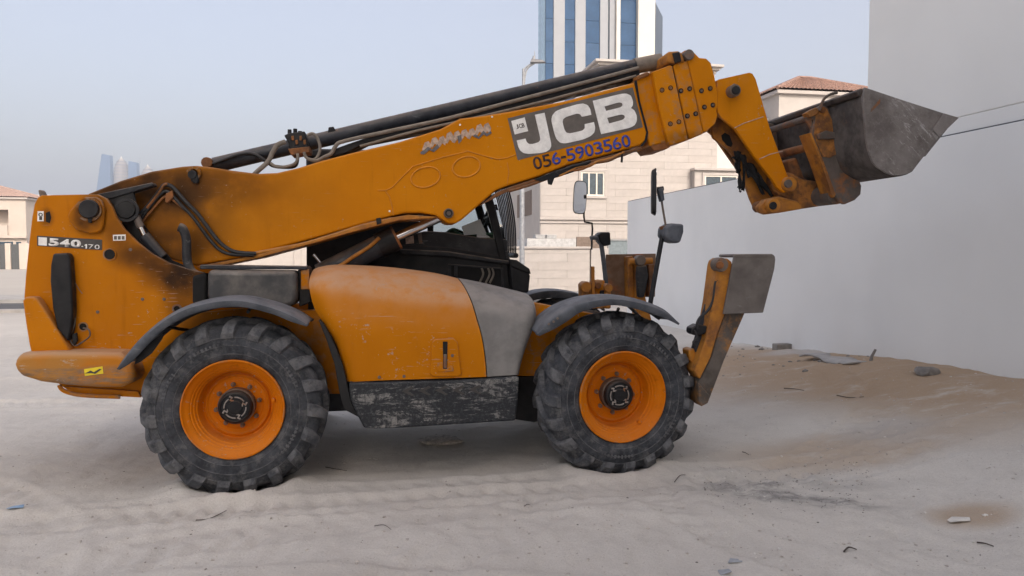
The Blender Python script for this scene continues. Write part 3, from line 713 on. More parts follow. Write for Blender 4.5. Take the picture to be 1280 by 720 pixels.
# far cream wall seen under the boom
_d = ray(330, 316); L4 = Frame(_d.x / _d.y * 48, 48, GA)
w4 = empty('street_wall', tuple(L4.o), GA)
tag(w4, 'far cream street wall with piers glimpsed under the rear of the boom', 'wall')
zz = L4.loc(330, 306, 0)[1]
b = MB(); b.box((-12, 0, 0), (14, .25, zz)); b.build('wall_panel', creamh, w4)
for px in (286, 372, 420):
    x = L4.loc(px, 316, 0)[0]; b = MB(); b.box((x - .22, -.12, 0), (x + .22, -.002, zz + .1)); b.build('pier', stone[1], w4, bevel=.02)
x = L4.loc(371, 308, 1.2)[0]
bush = empty('bush', tuple(L4.world((x, 1.2, 0))), 0)
tag(bush, 'small green bush topping the far cream wall beside the cab', 'bush')
b = MB(); b.tube([(0, 0, 0), (.05, 0, 1.4), (0, .05, 2.2)], [.05, .03, .02], 6); b.build('stem', plain('bark', (.12, .09, .06), .9), bush)
b = MB()
for i in range(420):
    c = Vector((random.gauss(0, .42), random.gauss(0, .35), 1.9 + random.gauss(0, .35))); s = random.uniform(.05, .1)
    d1 = Vector((random.gauss(0, 1), random.gauss(0, 1), random.gauss(0, 1))).normalized() * s; d2 = d1.orthogonal().normalized() * s * .5
    b.add([c - d1, c + d2, c + d1, c - d2], [(0, 1, 2, 3)])
tag(b.build('foliage', plain('bush_leaf', (.055, .085, .04), .7, var=.4), bush, smooth=0), kind='stuff')

# ---- two hazy towers on the skyline
def far_tower(px, label, ytop, ystone, lean):
    d_ = ray(px, 316); f = Frame(d_.x / d_.y * 1500, 1500, R(-4))
    t = empty('skyline_tower', tuple(f.o), f.th)
    tag(t, label, 'tower', 'pair of hazy skyline towers')
    zt_ = f.loc(px, ytop, 0)[1]; zs_ = f.loc(px, ystone, 0)[1]
    a = MB()
    a.hull8([(-11 - lean * zt_, 0, 0), (7, 0, 0), (7, 16, 0), (-11 - lean * zt_, 16, 0), (-11, 2, zt_), (6, 2, zt_ - 3), (6, 12, zt_ - 3), (-11, 12, zt_)])
    a.build('glass_half', plain('skyline_glass', (.10, .17, .29), .4, var=.1, scale=.01, bump=0), t)
    a = MB(); vs = []
    prof = [(0, 15.5), (zs_ - 60, 15.5), (zs_ - 30, 14.5), (zs_ - 15, 12), (zs_ - 7, 8.5), (zs_ - 2, 5), (zs_, 3.2)]
    for h_, r_ in prof: vs += [(20 + r_ * math.cos(j * math.pi / 8), 18 + r_ * math.sin(j * math.pi / 8), h_) for j in range(16)]
    a.add(vs, [(i * 16 + j, i * 16 + (j + 1) % 16, (i + 1) * 16 + (j + 1) % 16, (i + 1) * 16 + j) for i in range(len(prof) - 1) for j in range(16)] + [tuple((len(prof) - 1) * 16 + j for j in range(16))])
    a.build('stone_half', plain('skyline_stone', (.30, .27, .25), .8, var=.05, scale=.02), t)
    for i in range(9):
        zf = zs_ - 8 - i * 6.5; r_ = np.interp(zf, [q_[0] for q_ in prof], [q_[1] for q_ in prof]) + .3
        a = MB(); a.tube([(20, 18, zf), (20, 18, zf + 2.4)], r_, 16); a.build('floor_band', plain('skyline_band', (.22, .22, .24), .6), t)
    a = MB(); a.tube([(4, 18, zt_ - 4), (4, 18, zt_ + 9)], [1.0, .3], 6); a.build('mast', whm, t)
    a = MB(); a.tube([(20, 18, zs_ - 1), (20, 18, zs_ + 5)], [2.6, .6], 6); a.build('lantern', whb, t)
far_tower(136, 'taller hazy blue tower of the skyline pair, above the rear of the machine', 192, 197, .17)
far_tower(169, 'lower hazy blue tower of the skyline pair, nearer the boom', 201, 207, .02)

# ================================================================== THE MACHINE
TH = empty('telehandler', tuple(VF.o), VF.th)
tag(TH, 'yellow telehandler with raised boom, big ribbed tyres and grey steel bucket on the sand', 'telehandler')
def vp(pts, lat): return [VF.loc(x, y, lat) for x, y in pts]
def part(name, pts, l0, l1, mat, parent=TH, bevel=.012, seg=2, **k):
    return MB().prism(vp(pts, l0), l0, l1).build(name, M[mat] if isinstance(mat, str) else mat, parent, bevel=bevel, seg=seg, **k)
def pv(px, py, lat): return VF.pt(px, py, lat)
def pin(name, px, py, r, l0, l1, mat, parent=TH, n=20):
    c = pv(px, py, l0); b = MB().disc((c.x, 0, c.z), r, l0, l1, n); return recalc(b.build(name, M[mat], parent, smooth=40))
def ring(name, px, py, r0, r1, l0, l1, mat, parent=TH, n=28):
    c = pv(px, py, l0); b = MB().lathe_y([(r0, l1), (r0, l0), (r1, l0), (r1, l1)], (c.x, 0, c.z), n); return recalc(b.build(name, M[mat], parent, smooth=40))
def rod(name, a, b, r, mat, parent=TH, n=14, **k):
    return MB().tube([a, b], r, n).build(name, M[mat], parent, smooth=40, **k)
def hose(name, pts, r, mat, parent=TH, sm=6, n=8):
    return MB().tube([pv(*p) for p in pts], r, n, smooth=sm).build(name, M[mat], parent, smooth=60)
def bolts(pts, lat, r, mat, parent, name='bolt', h=.012):
    for x, y in pts:
        c = pv(x, y, lat); b = MB()
        b.lathe_y([(.0005, -h), (r * .55, -h), (r * .6, -h * .4), (r, -h * .35), (r, .002)], (0, 0, 0), 10)
        o = recalc(b.build(name, M[mat], parent, smooth=35)); o.location = c

def gp(px, py, lat, rx, rz, amt): q_ = VF.pt(px, py, lat); return ((q_.x, lat, q_.z), (rx, 1.4, rz), amt)
M['boom'] = paint('boom_paint', (.56, .19, .002), (.63, .225, .004), dust=.25, chips=.18, grime=.3, grease=(gp(165, 238, .7, .62, .26, .88), gp(235, 232, .7, .75, .24, .62), gp(215, 285, .7, .55, .45, .55), gp(200, 310, .7, .5, .2, .6), gp(300, 240, .7, .9, .5, .25), gp(862, 175, .7, .3, .09, .5)))
M['chassis'] = paint('chassis_paint', YA, YB, dust=.4, chips=.45, grime=.4, grease=(gp(235, 344, .5, .38, .17, .97), gp(190, 322, .5, .34, .14, .8), gp(150, 290, .5, .16, .22, .55), gp(110, 272, .5, .13, .14, .85), gp(122, 256, .5, .16, .12, .6), gp(240, 375, .5, .25, .4, .6), gp(58, 272, .5, .06, .08, .6), gp(420, 440, .5, .4, .7, .35)))
# ---------------- wheels
def tyre_mesh():
    Rt = .600; W = .42
    half = [(.335, .060), (.345, .042), (.365, .024), (.42, .006), (.475, .003), (.525, .016), (.562, .038), (.585, .062), (.597, .095), (.600, .15), (.601, .21)]
    prof = half + [(r, W - y) for r, y in half[-2::-1]] + [(.30, W - .07), (.30, .07)]
    b = MB(); b.lathe_y(prof, n=96, closed=True)
    rings = ((.395, .014), (.455, .0035), (.51, .0115))
    for r, y in rings:
        for yy, sg in ((y, 1), (W - y, -1)):
            b.lathe_y([(r - .006, yy + .003 * sg), (r, yy - .004 * sg), (r + .006, yy + .003 * sg)], n=72)
    for a0_, n_, r_ in ((1.75, 9, .462), (2.55, 7, .462), (-.75, 8, .455), (.35, 6, .462)):      # raised moulding marks on the sidewall
        for i in range(n_):
            a = a0_ + i * .062; w_ = random.uniform(.010, .018); h_ = random.uniform(.018, .03); c_, s_ = math.cos(a), math.sin(a)
            P_ = [((r_ + dr) * c_ - dt * s_, yy, (r_ + dr) * s_ + dt * c_) for yy in (.006, -.0015) for dr, dt in ((-h_ / 2, -w_ / 2), (-h_ / 2, w_ / 2), (h_ / 2, w_ / 2), (h_ / 2, -w_ / 2))]
            b.hull8(P_)
    N = 19
    path = [(.22, .597, .0, .042), (.16, .597, .12, .043), (.11, .595, .20, .043), (.075, .585, .245, .042), (.040, .563, .275, .038), (.014, .533, .29, .027), (.005, .505, .298, .004)]
    nrm = [(0, 1), (0, 1), (-.08, 1), (-.3, .95), (-.7, .7), (-.93, .35), (-1, .05)]        # (y, r) outward direction
    for side in (0, 1):
        for i in range(N):
            ph0 = 2 * math.pi * (i + .5 * side) / N; vs = []
            jit = random.uniform(.96, 1.03)
            for (y, r, dp, h), (ny, nrr) in zip(path, nrm):
                h *= jit; hb, ht = .046, .032
                if y < .05: hb, ht = .050, .037
                for dphi, hh in ((-hb / r, -.004), (-ht / r, h * .96), (-ht * .72 / r, h), (ht * .72 / r, h), (ht / r, h * .96), (hb / r, -.004)):
                    yy, rr = y + ny * hh, r + nrr * hh; a = ph0 + (dp + dphi) * 1.0
                    if side: yy = W - yy
                    vs.append((rr * math.cos(a), yy, rr * math.sin(a)))
            fs = []
            for s in range(len(path) - 1):
                for e in range(5): fs.append((s * 6 + e, s * 6 + e + 1, s * 6 + 6 + e + 1, s * 6 + 6 + e))
            fs += [(5, 4, 3, 2, 1, 0), tuple((len(path) - 1) * 6 + e for e in range(6))]
            if side: fs = [f[::-1] for f in fs]
            b.add(vs, fs)
    return b
wheel0 = empty('wheel', (0, 0, WZ), 0, TH)
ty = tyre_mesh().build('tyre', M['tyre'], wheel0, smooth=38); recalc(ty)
rp = [(.352, .034), (.352, .018), (.347, .013), (.341, .014), (.337, .022), (.330, .034), (.318, .046), (.306, .054), (.297, .070), (.290, .074), (.281, .092), (.274, .096), (.266, .118), (.260, .122), (.254, .150),
      (.249, .188), (.245, .205), (.238, .213), (.229, .211), (.222, .199), (.214, .196), (.207, .203), (.202, .208), (.178, .209), (.170, .204), (.140, .204), (.10, .204), (.0005, .21)]
rim = recalc(MB().lathe_y(rp, n=72).build('rim', M['rim'], wheel0, smooth=28))
hb = MB(); hb.lathe_y([(.118, .205), (.118, .105), (.110, .092), (.099, .086), (.094, .096), (.052, .094), (.048, .082), (.022, .080), (.0005, .080)], n=40)
hub = recalc(hb.build('hub', M['black'], wheel0, smooth=35))
sp_ = MB()                                       # raised bright ribs and webs cast on the hub face
for i in range(4):
    a = .35 + i * math.pi / 2
    c, s = math.cos(a), math.sin(a)
    P0 = [(.047, -.008), (.062, .010), (.074, -.008), (.090, .006)]
    sp_.tube([(r * c - q_ * s, .092, r * s + q_ * c) for r, q_ in P0], .0075, 6)
    sp_.tube([(.075 * math.cos(a + t), .093, .075 * math.sin(a + t)) for t in (.25, .5, .75, 1.0, 1.25)], .005, 6)
sp_.build('hub_web', M['hubsilver'], wheel0, smooth=40)
hr = MB(); hr.lathe_y([(.128, .205), (.128, .135), (.122, .128), (.117, .13)], n=40); recalc(hr.build('hub_ring', M['bolt'], wheel0, smooth=35))
for i in range(8):
    a = .2 + i * math.pi / 4; b = MB()
    b.lathe_y([(.0005, -.036), (.010, -.036), (.011, -.020), (.017, -.019), (.017, .004)], n=8)
    o = recalc(b.build('wheel_nut', M['bolt'], wheel0, smooth=30)); o.location = (.152 * math.cos(a), .204, .152 * math.sin(a))
va = MB().tube([(.27, .12, .05), (.262, .075, .05)], .015, 8).build('valve_guard', M['rim'], wheel0)
for X, Y, rz, spin in ((WB + .05, 0, R(5), 1.1), (0, 2.36, math.pi, .4), (WB + .03, 2.36, math.pi + R(5), 2.2)):
    wc = wheel0.copy(); COL.objects.link(wc); wc.parent = TH; wc.location = (X, Y, WZ); wc.rotation_euler = (0, spin, rz)
    for ch in list(wheel0.children):
        c = ch.copy(); COL.objects.link(c); c.parent = wc
# axles and belly
for X in (0, WB + .04): MB().tube([(X, .26, WZ), (X, 2.1, WZ)], [.10, .10], 12).build('axle', M['blackdusty'], TH)

# ---------------- chassis
ch_out = [(52, 244), (100, 243), (122, 243), (133, 248), (140, 259), (145, 271), (155, 286), (172, 303), (190, 317), (210, 328), (235, 336), (256, 341), (256, 390), (300, 386), (440, 388), (446, 492),
          (176, 496), (110, 493), (86, 489), (76, 482), (60, 470), (42, 440), (30, 372), (32, 345), (36, 305), (40, 272), (43, 255), (47, 247)]
chp = part('chassis_side', ch_out, .50, .54, 'chassis', bevel=.006)
b = MB().prism(vp([(52, 246), (122, 246), (140, 262), (185, 318), (250, 342), (250, 392), (440, 392), (440, 486), (110, 486), (44, 440), (34, 372), (44, 262)], .54), 1.66, 1.70)
b.build('far_chassis_side', M['chassis'], TH, bevel=.006)
z0 = pv(100, 486, .6).z; xa = pv(34, 372, .6).x
b = MB(); b.box((xa + .10, .541, pv(40, 445, .6).z), (xa + .18, 1.659, pv(40, 300, .6).z)); b.box((xa + .35, .541, z0), (pv(440, 480, .6).x, 1.659, z0 + .03)); b.build('rear_plate', M['chassis'], TH)
b = MB().prism(vp([(49, 247), (58, 246), (54, 238), (47, 237)], .62), .62, .66); b.build('lamp_bracket', M['bolt'], TH, bevel=.01)
# main rail between the axles, belly box, front frame
b = MB(); b.box((.35, .62, .42), (2.2, 1.6, .95)); b.build('belly', M['blackdusty'], TH, bevel=.02)
part('front_frame', [(640, 384), (668, 378), (742, 392), (760, 420), (800, 470), (640, 470)], .52, .60, 'paint', bevel=.008)
b = MB().prism(vp([(650, 386), (742, 396), (800, 470), (650, 470)], .6), 1.60, 1.66); b.build('far_front_frame', M['paint'], TH)
b = MB(); q_ = pv(655, 382, .66); q1_ = pv(740, 395, .66); b.hull8([(q_.x, .66, .6), (q1_.x + .3, .66, .6), (q1_.x + .3, 1.58, .6), (q_.x, 1.58, .6), (q_.x, .66, q_.z - .01), (q1_.x + .3, .66, q1_.z - .03), (q1_.x + .3, 1.58, q1_.z - .03), (q_.x, 1.58, q_.z - .01)]); b.build('transmission_cover', M['black'], TH, bevel=.02)
part('front_belly', [(640, 470), (800, 471), (800, 520), (690, 524), (668, 528), (640, 524)], .56, 1.6, 'black', bevel=.01)
part('frame_flange', [(80, 483), (172, 489), (176, 497), (118, 494), (92, 491)], .47, .50, 'chassis', bevel=.004)
# triangular pivot boss with pin
tri = [(97, 252), (107, 246), (120, 246), (127, 251), (130.5, 262), (129, 279), (127, 288), (121, 291), (112, 292), (95, 287), (87, 277), (84, 270), (87, 263)]
boss = part('pivot_boss', tri, .462, .498, 'chassis', bevel=.012, seg=3)
pin('pivot_pin', 110, 261, .068, .415, .50, 'black'); ring('pivot_collar', 110.5, 262, .068, .086, .445, .463, 'chassis')
part('pin_keeper', [(108, 266), (116, 267), (114, 279), (110, 278)], .442, .464, 'black', bevel=.004)
# holes
for x, y, r in ((137, 318, .038), (103.5, 408.5, .026)):
    pin('hole', x, y, r, .4985, .52, 'dark'); ring('hole_rim', x, y, r, r + .008, .493, .505, 'chassis')
pin('hole', 221, 386, .022, .4985, .52, 'dark'); ring('hole_rim', 221, 386, .022, .034, .490, .505, 'bolt')
part('slot_hole', [(57, 266), (62, 264), (64, 272), (62, 279), (57, 277)], .4975, .51, 'dark', bevel=.002)
part('hazard_sticker', [(47, 264), (54.5, 264), (54.5, 276.5), (46.5, 276.5)], .4965, .4995, 'white', bevel=0)
ring('sticker_mark', 50.6, 268.4, .008, .014, .494, .4965, 'platedark'); part('sticker_mark', [(49, 271), (52.5, 271), (52.5, 275), (49, 275)], .494, .4965, 'platedark', bevel=0)
part('info_sticker', [(141, 293.5), (157, 293), (157, 300.5), (141.5, 301)], .4965, .4995, 'white', bevel=0)
for i in range(3):
    part('sticker_mark', [(142.5 + i * 4.8, 295), (146 + i * 4.8, 295), (146 + i * 4.8, 299.5), (142.5 + i * 4.8, 299.5)], .4945, .4965, 'logogrey', bevel=0)
bolts([(122, 390), (178, 374), (205, 374), (163, 312)], .498, .012, 'bolt', TH, h=.006)
# model plate: white square and 540-170
part('model_plate', [(46.3, 294.6), (127.4, 299.6), (127.4, 312.6), (46.3, 307.2)], .4955, .4995, 'platedark', bevel=0)
part('plate_square', [(48, 296.3), (58.6, 297), (58.6, 307.2), (48, 306.5)], .4935, .4955, 'white', bevel=0)
def stroke_mesh(ch, name):                       # plain sans strokes for 1 and the dash, unit height
    P_ = [(.3, 0), (.62, 0), (.62, 1), (.36, 1), (.05, .80), (.05, .60), (.3, .70)] if ch == '1' else [(0, .36), (1, .36), (1, .54), (0, .54)]
    return mesh_of(name, [(x, y, 0) for x, y in P_], [tuple(range(len(P_)))])
def letter(ch, bx, by, ex, ey, hpx, lat, mat, parent, name, bold=.03, xs=1.0, th=.002, bold_sans=True):
    """one character standing on the line through (bx,by)-(ex,ey), centred between the two points, hpx tall"""
    p, q_ = pv(bx, by, lat), pv(ex, ey, lat); c = (p + q_) / 2
    t = pv((bx + ex) / 2 + (ey - by) / max(1e-6, math.hypot(ex - bx, ey - by)) * hpx, (by + ey) / 2 - (ex - bx) / max(1e-6, math.hypot(ex - bx, ey - by)) * hpx, lat)
    hgt = (t - c).length; me = text_mesh(ch, name, 1.0, bold) if not (ch in '1-' and bold_sans) else stroke_mesh(ch, name)
    co = np.array([v.co[:] for v in me.vertices]); x0, x1, y0, y1 = co[:, 0].min(), co[:, 0].max(), co[:, 1].min(), co[:, 1].max()
    wd = (q_ - p).length
    ex_ = (q_ - p).normalized(); ez = Vector((-ex_.z, 0, ex_.x))
    sx = wd / (x1 - x0) * xs; sy = hgt if ch in '1-' else hgt / (y1 - y0)
    oy = 0 if ch in '1-' else y0
    for v in me.vertices:
        w_ = c + ex_ * ((v.co.x - (x0 + x1) / 2) * sx) + ez * ((v.co.y - oy) * sy); v.co = (w_.x, lat, w_.z)
    o = finish(name, me, M[mat], parent, smooth=0, solid=th); o['label'] = f'character {ch}'; return o
def line_text(chars, x0, y0, x1, y1, widths, hpx, lat, mats, parent, name, gap=.14, bold=.03, one=1.0):
    tot = sum(widths); u = 0
    for ch, wd, mt in zip(chars, widths, mats):
        a = (u + wd * gap / 2) / tot; e = (u + wd * (1 - gap / 2)) / tot; u += wd
        letter(ch, x0 + (x1 - x0) * a, y0 + (y1 - y0) * a, x0 + (x1 - x0) * e, y0 + (y1 - y0) * e, hpx, lat, mt, parent, name, bold, one if ch in '1-' else 1.0)
line_text('540', 60.2, 307.2, 101.5, 309.6, (1, 1, 1), 9.6, .4945, ['white'] * 3, TH, 'plate_digit', .08, .045)
line_text('-170', 101, 310.4, 125.2, 311.7, (.5, .75, 1.1, 1.1), 5.6, .4945, ['white'] * 4, TH, 'plate_digit', .2, .004, .72)
# black rear lamp housing
lhp = [(66, 317), (84, 316), (87, 322), (88.5, 340), (90, 365), (91, 390), (89, 412), (85, 427), (79, 421), (71, 410), (65.5, 385), (62.5, 352), (63, 332)]
part('rear_lamp_housing', lhp, .415, .499, 'black', bevel=.014, seg=3)
part('lamp_lens', [(85, 322), (88, 326), (89.3, 340), (90.6, 370), (91.6, 390), (89.5, 408), (88, 408), (88, 350)], .44, .499, 'bolt', bevel=.004)
hose('loose_wire', [(87, 340, .44), (93, 362, .47), (89, 385, .47), (94, 400, .46), (90, 415, .45)], .004, 'hosegrey', n=5)
hose('loose_wire', [(93, 352, .48), (99, 362, .485), (103, 367, .49)], .003, 'hosegrey', n=5)
hose('wire_loop', [(86, 405, .46), (88, 425, .455), (94, 432, .45), (104, 427, .45), (112, 420, .455), (111, 412, .47), (104, 410, .49)], .006, 'bolt', n=6)
part('wire_plug', [(90, 418), (95, 416), (96, 426), (93, 432), (90, 428)], .44, .47, 'black', bevel=.004)
# tail wing and bumper
part('tail_wing', [(28, 376), (31, 371), (43, 371), (47, 375), (68, 408), (87, 438), (84, 444), (40, 446), (36, 430), (32, 405)], .40, .499, 'paint', bevel=.014, seg=3)
bx = [(16.5, 455), (18, 447), (26, 442), (60, 440.5), (110, 440.5), (148, 441), (156, 446), (165, 458), (170, 470), (164, 479), (150, 485), (120, 485), (85, 482.5), (50, 478), (27, 471), (18, 464)]
part('bumper', bx, .28, .75, 'worn', bevel=.045, seg=4)
part('bumper_rear', [(20, 450), (60, 443), (60, 478), (28, 470)], .75, 2.1, 'worn', bevel=.03, seg=3)
part('reflective_sticker', [(105, 461.5), (128, 458), (129, 467), (106, 470)], .2765, .281, 'stickeryellow', bevel=0)
part('sticker_mark', [(106, 467), (113, 463.2), (117, 465.4), (124, 461.2), (127, 461.5), (119, 467.4), (114, 466.2)], .2735, .2765, 'platedark', bevel=0)
hose('tow_loop', [(74, 481, .44), (79, 488, .44), (95, 493, .44), (118, 495, .44), (150, 496, .45)], .016, 'chassis')
# compensation cylinder behind the plate edge
part('cylinder_bracket', [(134, 246), (166, 236), (172, 262), (170, 274), (153, 279), (146, 262)], .575, .60, 'black', bevel=.006)
part('cylinder_gusset', [(120, 243), (190, 228), (192, 232), (136, 249)], .56, .66, 'blackdusty', bevel=.006)
pin('cylinder_pin', 157, 262, .066, .545, .60, 'black'); ring('cylinder_pin_collar', 157.5, 262.5, .066, .088, .56, .58, 'blackdusty')
rod('cylinder_eye', pv(170, 270, .60), pv(176, 284, .60), .028, 'bolt'); rod('chrome_rod', pv(174, 280, .60), pv(184, 302, .60), .018, 'chrome')
rod('cylinder_barrel', pv(180, 295, .61), pv(203, 322, .61), .042, 'cyl')
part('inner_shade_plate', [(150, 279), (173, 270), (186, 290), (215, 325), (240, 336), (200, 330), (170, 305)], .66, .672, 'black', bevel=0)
# exhaust
hose('exhaust_pipe', [(224, 284, .56), (229, 287, .56), (233, 300, .56), (234, 325, .55), (240, 340, .54), (254, 347, .53)], .034, 'blackdusty', n=12)
mf = part('muffler', [(259, 337), (371, 338.5), (372, 372), (368, 382), (355, 386), (275, 385), (262, 381), (258, 370)], .36, .62, 'muffler', bevel=.04, seg=4)
part('muffler_band', [(250, 331), (384, 333), (384, 337), (250, 336.5)], .40, .64, 'cyl', bevel=.006)
part('muffler_end', [(240, 345), (258, 341), (258, 384), (240, 380)], .42, .62, 'dark', bevel=.02)
part('filter_strip', [(372, 337), (387, 334), (389, 378), (374, 384)], .44, .62, 'black', bevel=.01)
part('filter_cap', [(376, 338), (386, 336), (387, 362), (376, 362)], .42, .46, 'paint', bevel=.006)

# ---------------- engine hood (lofted panels)
def patch(name, cols, lats, mat, nu=8, nv=6, latadd=None, close=None):
    """cols: list of columns of photo points (same count), lats: one depth per row, latadd: extra depth per column"""
    pts = []
    for ci, c in enumerate(cols):
        add = latadd[ci] if latadd else 0
        pts.append(cat([tuple(pv(x, y, l + (add if not isinstance(add, (list, tuple)) else add[ri]))) for ri, ((x, y), l) in enumerate(zip(c, lats))], nv))
    rows = len(pts[0]); grid = [cat([tuple(p[r]) for p in pts], nu) for r in range(rows)]
    ncol = len(grid[0]); vs = [v for r in grid for v in r]
    b = MB(); b.add(vs, grid_faces(rows, ncol))
    def edge(idx, dl):
        n0 = len(b.v); b.v += [(b.v[i][0], dl, b.v[i][2]) for i in idx]
        b.f += [(idx[i], idx[i + 1], n0 + i + 1, n0 + i) for i in range(len(idx) - 1)]
    edge(list(range(ncol)), .85); edge([r * ncol for r in range(rows)], .85); edge([r * ncol + ncol - 1 for r in range(rows)], .85)
    return recalc(b.build(name, M[mat], TH, smooth=50))
lats = [.66, .46, .29, .19, .145, .12, .115, .115]
right = [(572, 348), (577, 354), (584, 366), (590, 380), (596, 400), (602, 422), (606, 447), (608, 471)]
hood = patch('engine_hood', [
    [(398, 334), (391, 338), (387, 349), (387, 362), (393, 385), (405, 405), (421, 432), (434, 477)],
    [(421, 331), (414, 335), (409, 347), (409, 362), (415, 387), (425, 409), (436, 437), (447, 477)],
    [(482, 334), (480, 339), (478, 352), (478, 370), (478, 392), (480, 415), (484, 445), (489, 475)],
    [(540, 341), (541, 346), (542, 360), (543, 376), (545, 397), (549, 420), (552, 447), (554, 473)],
    right], lats, 'hood', latadd=[.10, .02, 0, 0, 0])
r2 = [(x + 1.2, y) for x, y in right]
cover = patch('grey_side_cover', [
    r2,
    [(600, 353), (604, 360), (609, 371), (613, 386), (617, 404), (620, 425), (621, 448), (622, 470)],
    [(630, 360), (634, 367), (638, 377), (640, 390), (641, 407), (641, 427), (640, 449), (639, 469)],
    [(655, 366), (661, 372), (665, 381), (666, 393), (662, 411), (656, 430), (651, 450), (647, 468.5)],
    [(660, 368), (666, 375), (669, 384), (670, 396), (665, 414), (658, 432), (652, 451), (648, 468.5)]], lats, 'cover', latadd=[0.004, .006, .0, .03, .22])
sk = part('side_skirt', [(436, 478.5), (560, 475.5), (608, 473), (649, 470), (647.5, 500), (645, 526), (600, 529), (560, 531.5), (505, 535), (470, 536.5), (455, 535.5), (447, 520), (438, 500)], .105, .62, 'skirt', bevel=.016, seg=3)
for i in range(5):
    x0_ = 502 + i * 21; y0_ = 489 - i * .5
    part('worn_chevron', [(x0_, y0_), (x0_ + 13, y0_ - 6), (x0_ + 16, y0_ - 4), (x0_ + 8, y0_), (x0_ + 16, y0_ + 5), (x0_ + 13, y0_ + 6)], .1025, .1055, 'platedark', bevel=0, parent=sk)
part('rubber_flap', [(404, 404), (417, 428), (428, 455), (434, 480), (440, 505), (449, 522), (430, 512), (424, 490), (418, 455), (408, 425), (398, 400)], .16, .62, 'seal', bevel=.006)
bolts([(474, 471.5), (505, 470.5)], .112, .012, 'bolt', hood, h=.008)
lt = part('latch_pad', [(544, 424), (567, 423), (572, 428), (577, 468), (572, 471), (541, 471), (537, 467), (540, 428)], .098, .118, 'paint', parent=hood, bevel=.008, seg=3)
part('latch_slot', [(553.5, 427), (559.5, 427), (559, 461), (554, 461)], .0945, .10, 'dark', parent=lt, bevel=0)
part('latch_handle', [(554.5, 443), (558.5, 443), (558.5, 460), (554.5, 460)], .088, .10, 'bolt', parent=lt, bevel=.003)
part('latch_recess', [(547, 454), (553, 453), (553, 461), (560, 461), (560, 453), (566, 454), (567, 464), (547, 465)], .092, .10, 'paint', parent=lt, bevel=.004)
bolts([(565.5, 444.5)], .098, .012, 'bolt', lt, h=.006)

# ---------------- fenders
def fender(name, top, low, lat, width, mat='plastic', flip=1, k=5, drop=.018):
    """top: outer crown edge, low: lower edge of the hanging lip (photo points on the near plane)"""
    T = cat([tuple(pv(x, y, lat)) for x, y in top], k); L = cat([tuple(pv(x, y, lat)) for x, y in low], k)
    n = len(T); rows = [[Vector((p.x, p.y + width + .004, p.z - .07 * math.sin(math.pi * i / (n - 1)) ** .4)) for i, p in enumerate(T)], [Vector((p.x, p.y + width, p.z)) for p in T], [Vector((p.x, p.y + width * .5, p.z + .012)) for p in T], [Vector((p.x, p.y + .05, p.z + .006)) for p in T],
                        [Vector((p.x, p.y + .012, p.z - .006)) for p in T], [Vector((p.x, p.y - .004, p.z - .02)) * .0 + Vector((p.x * .75 + q_.x * .25, p.y - .002, p.z * .75 + q_.z * .25)) for p, q_ in zip(T, L)],
                        [Vector((q_.x, q_.y - .004, q_.z)) for q_ in L]]
    b = MB(); b.add([v for r in rows for v in r], grid_faces(len(rows), n))
    return recalc(b.build(name, M[mat], TH, smooth=50, solid=.010))
fr_top = [(671, 418), (684, 402), (700, 389.5), (720, 380), (742, 374), (766, 372), (792, 375), (815, 381), (834, 390), (849, 404)]
fr_low = [(674, 420), (693, 411), (708, 402), (724, 391), (746, 384), (768, 381.5), (790, 385), (811, 391), (831, 398), (848, 406)]
rr_top = [(146, 461), (156, 446), (175, 424), (200, 402.5), (225, 387.5), (250, 379.5), (275, 375), (302, 374.5), (339, 383), (366, 394), (385, 406)]
rr_low = [(150, 462), (164, 453), (182, 434), (204, 412.5), (228, 398), (252, 389), (277, 384.5), (304, 384), (339, 392), (364, 402), (383, 408)]
f1 = fender('front_fender', fr_top, fr_low, -.01, .40); f2 = fender('rear_fender', rr_top, rr_low, -.02, .40)
bolts([(686, 405), (692, 402), (697, 398)], -.02, .010, 'bolt', f1, h=.006)
part('fender_underside', [(172, 440), (205, 415), (202, 424), (189, 442), (176, 452), (168, 456)], .02, .04, 'rag', bevel=0)  # black sheet standing in for the shaded underside of the fender
for p, q_ in (((206, 408, .05), (242, 414, .50)), ((310, 390, .10), (317, 379, .50))): rod('fender_stay', pv(*p), pv(*q_), .012, 'black')
for p, q_ in (((773, 386, .05), (768, 398, .5)), ((785, 382, .05), (800, 396, .5))): rod('fender_stay', pv(*p), pv(*q_), .012, 'black')
# far fenders: same crowns on the far side of the axle
def far_fender(src, name):
    o = src.copy(); o.data = src.data; COL.objects.link(o); o.parent = TH; o.name = name
    o.scale = (1, -1, 1); o.location = (0, 2.36, -.05); return o
ff1 = far_fender(f1, 'front_fender'); ff2 = far_fender(f2, 'rear_fender')

# ---------------- boom
BL = .70
b_top = [(108, 243), (150, 226), (190, 214), (228, 208), (245, 207), (262, 208.5), (290, 213), (322, 217), (346, 216), (372, 210), (400, 201.5), (440, 191), (500, 177), (551, 161), (575, 148), (605, 144.5), (635, 139.5), (705, 126.5), (793, 103)]
b_end = [(798, 118), (803, 140), (808, 160), (810.5, 165), (808, 176), (801, 181.5)]
b_bot = [(750, 195.5), (710, 206), (675, 220), (635, 232), (620, 238), (598, 257), (577, 275), (570, 279), (561, 279), (553, 274.5), (544, 269), (525, 266), (505, 266.5), (490, 270), (440, 284), (395, 297), (360, 306.5), (320, 317), (300, 322), (245, 332), (190, 318), (140, 270)]
boom = part('boom', b_top + b_end + b_bot, BL, 1.16, 'boom', bevel=.016, seg=3)
part('pivot_cap', [(240, 218), (247, 218), (248, 228), (243, 230), (238, 226)], .66, .70, 'black', parent=boom, bevel=.01)
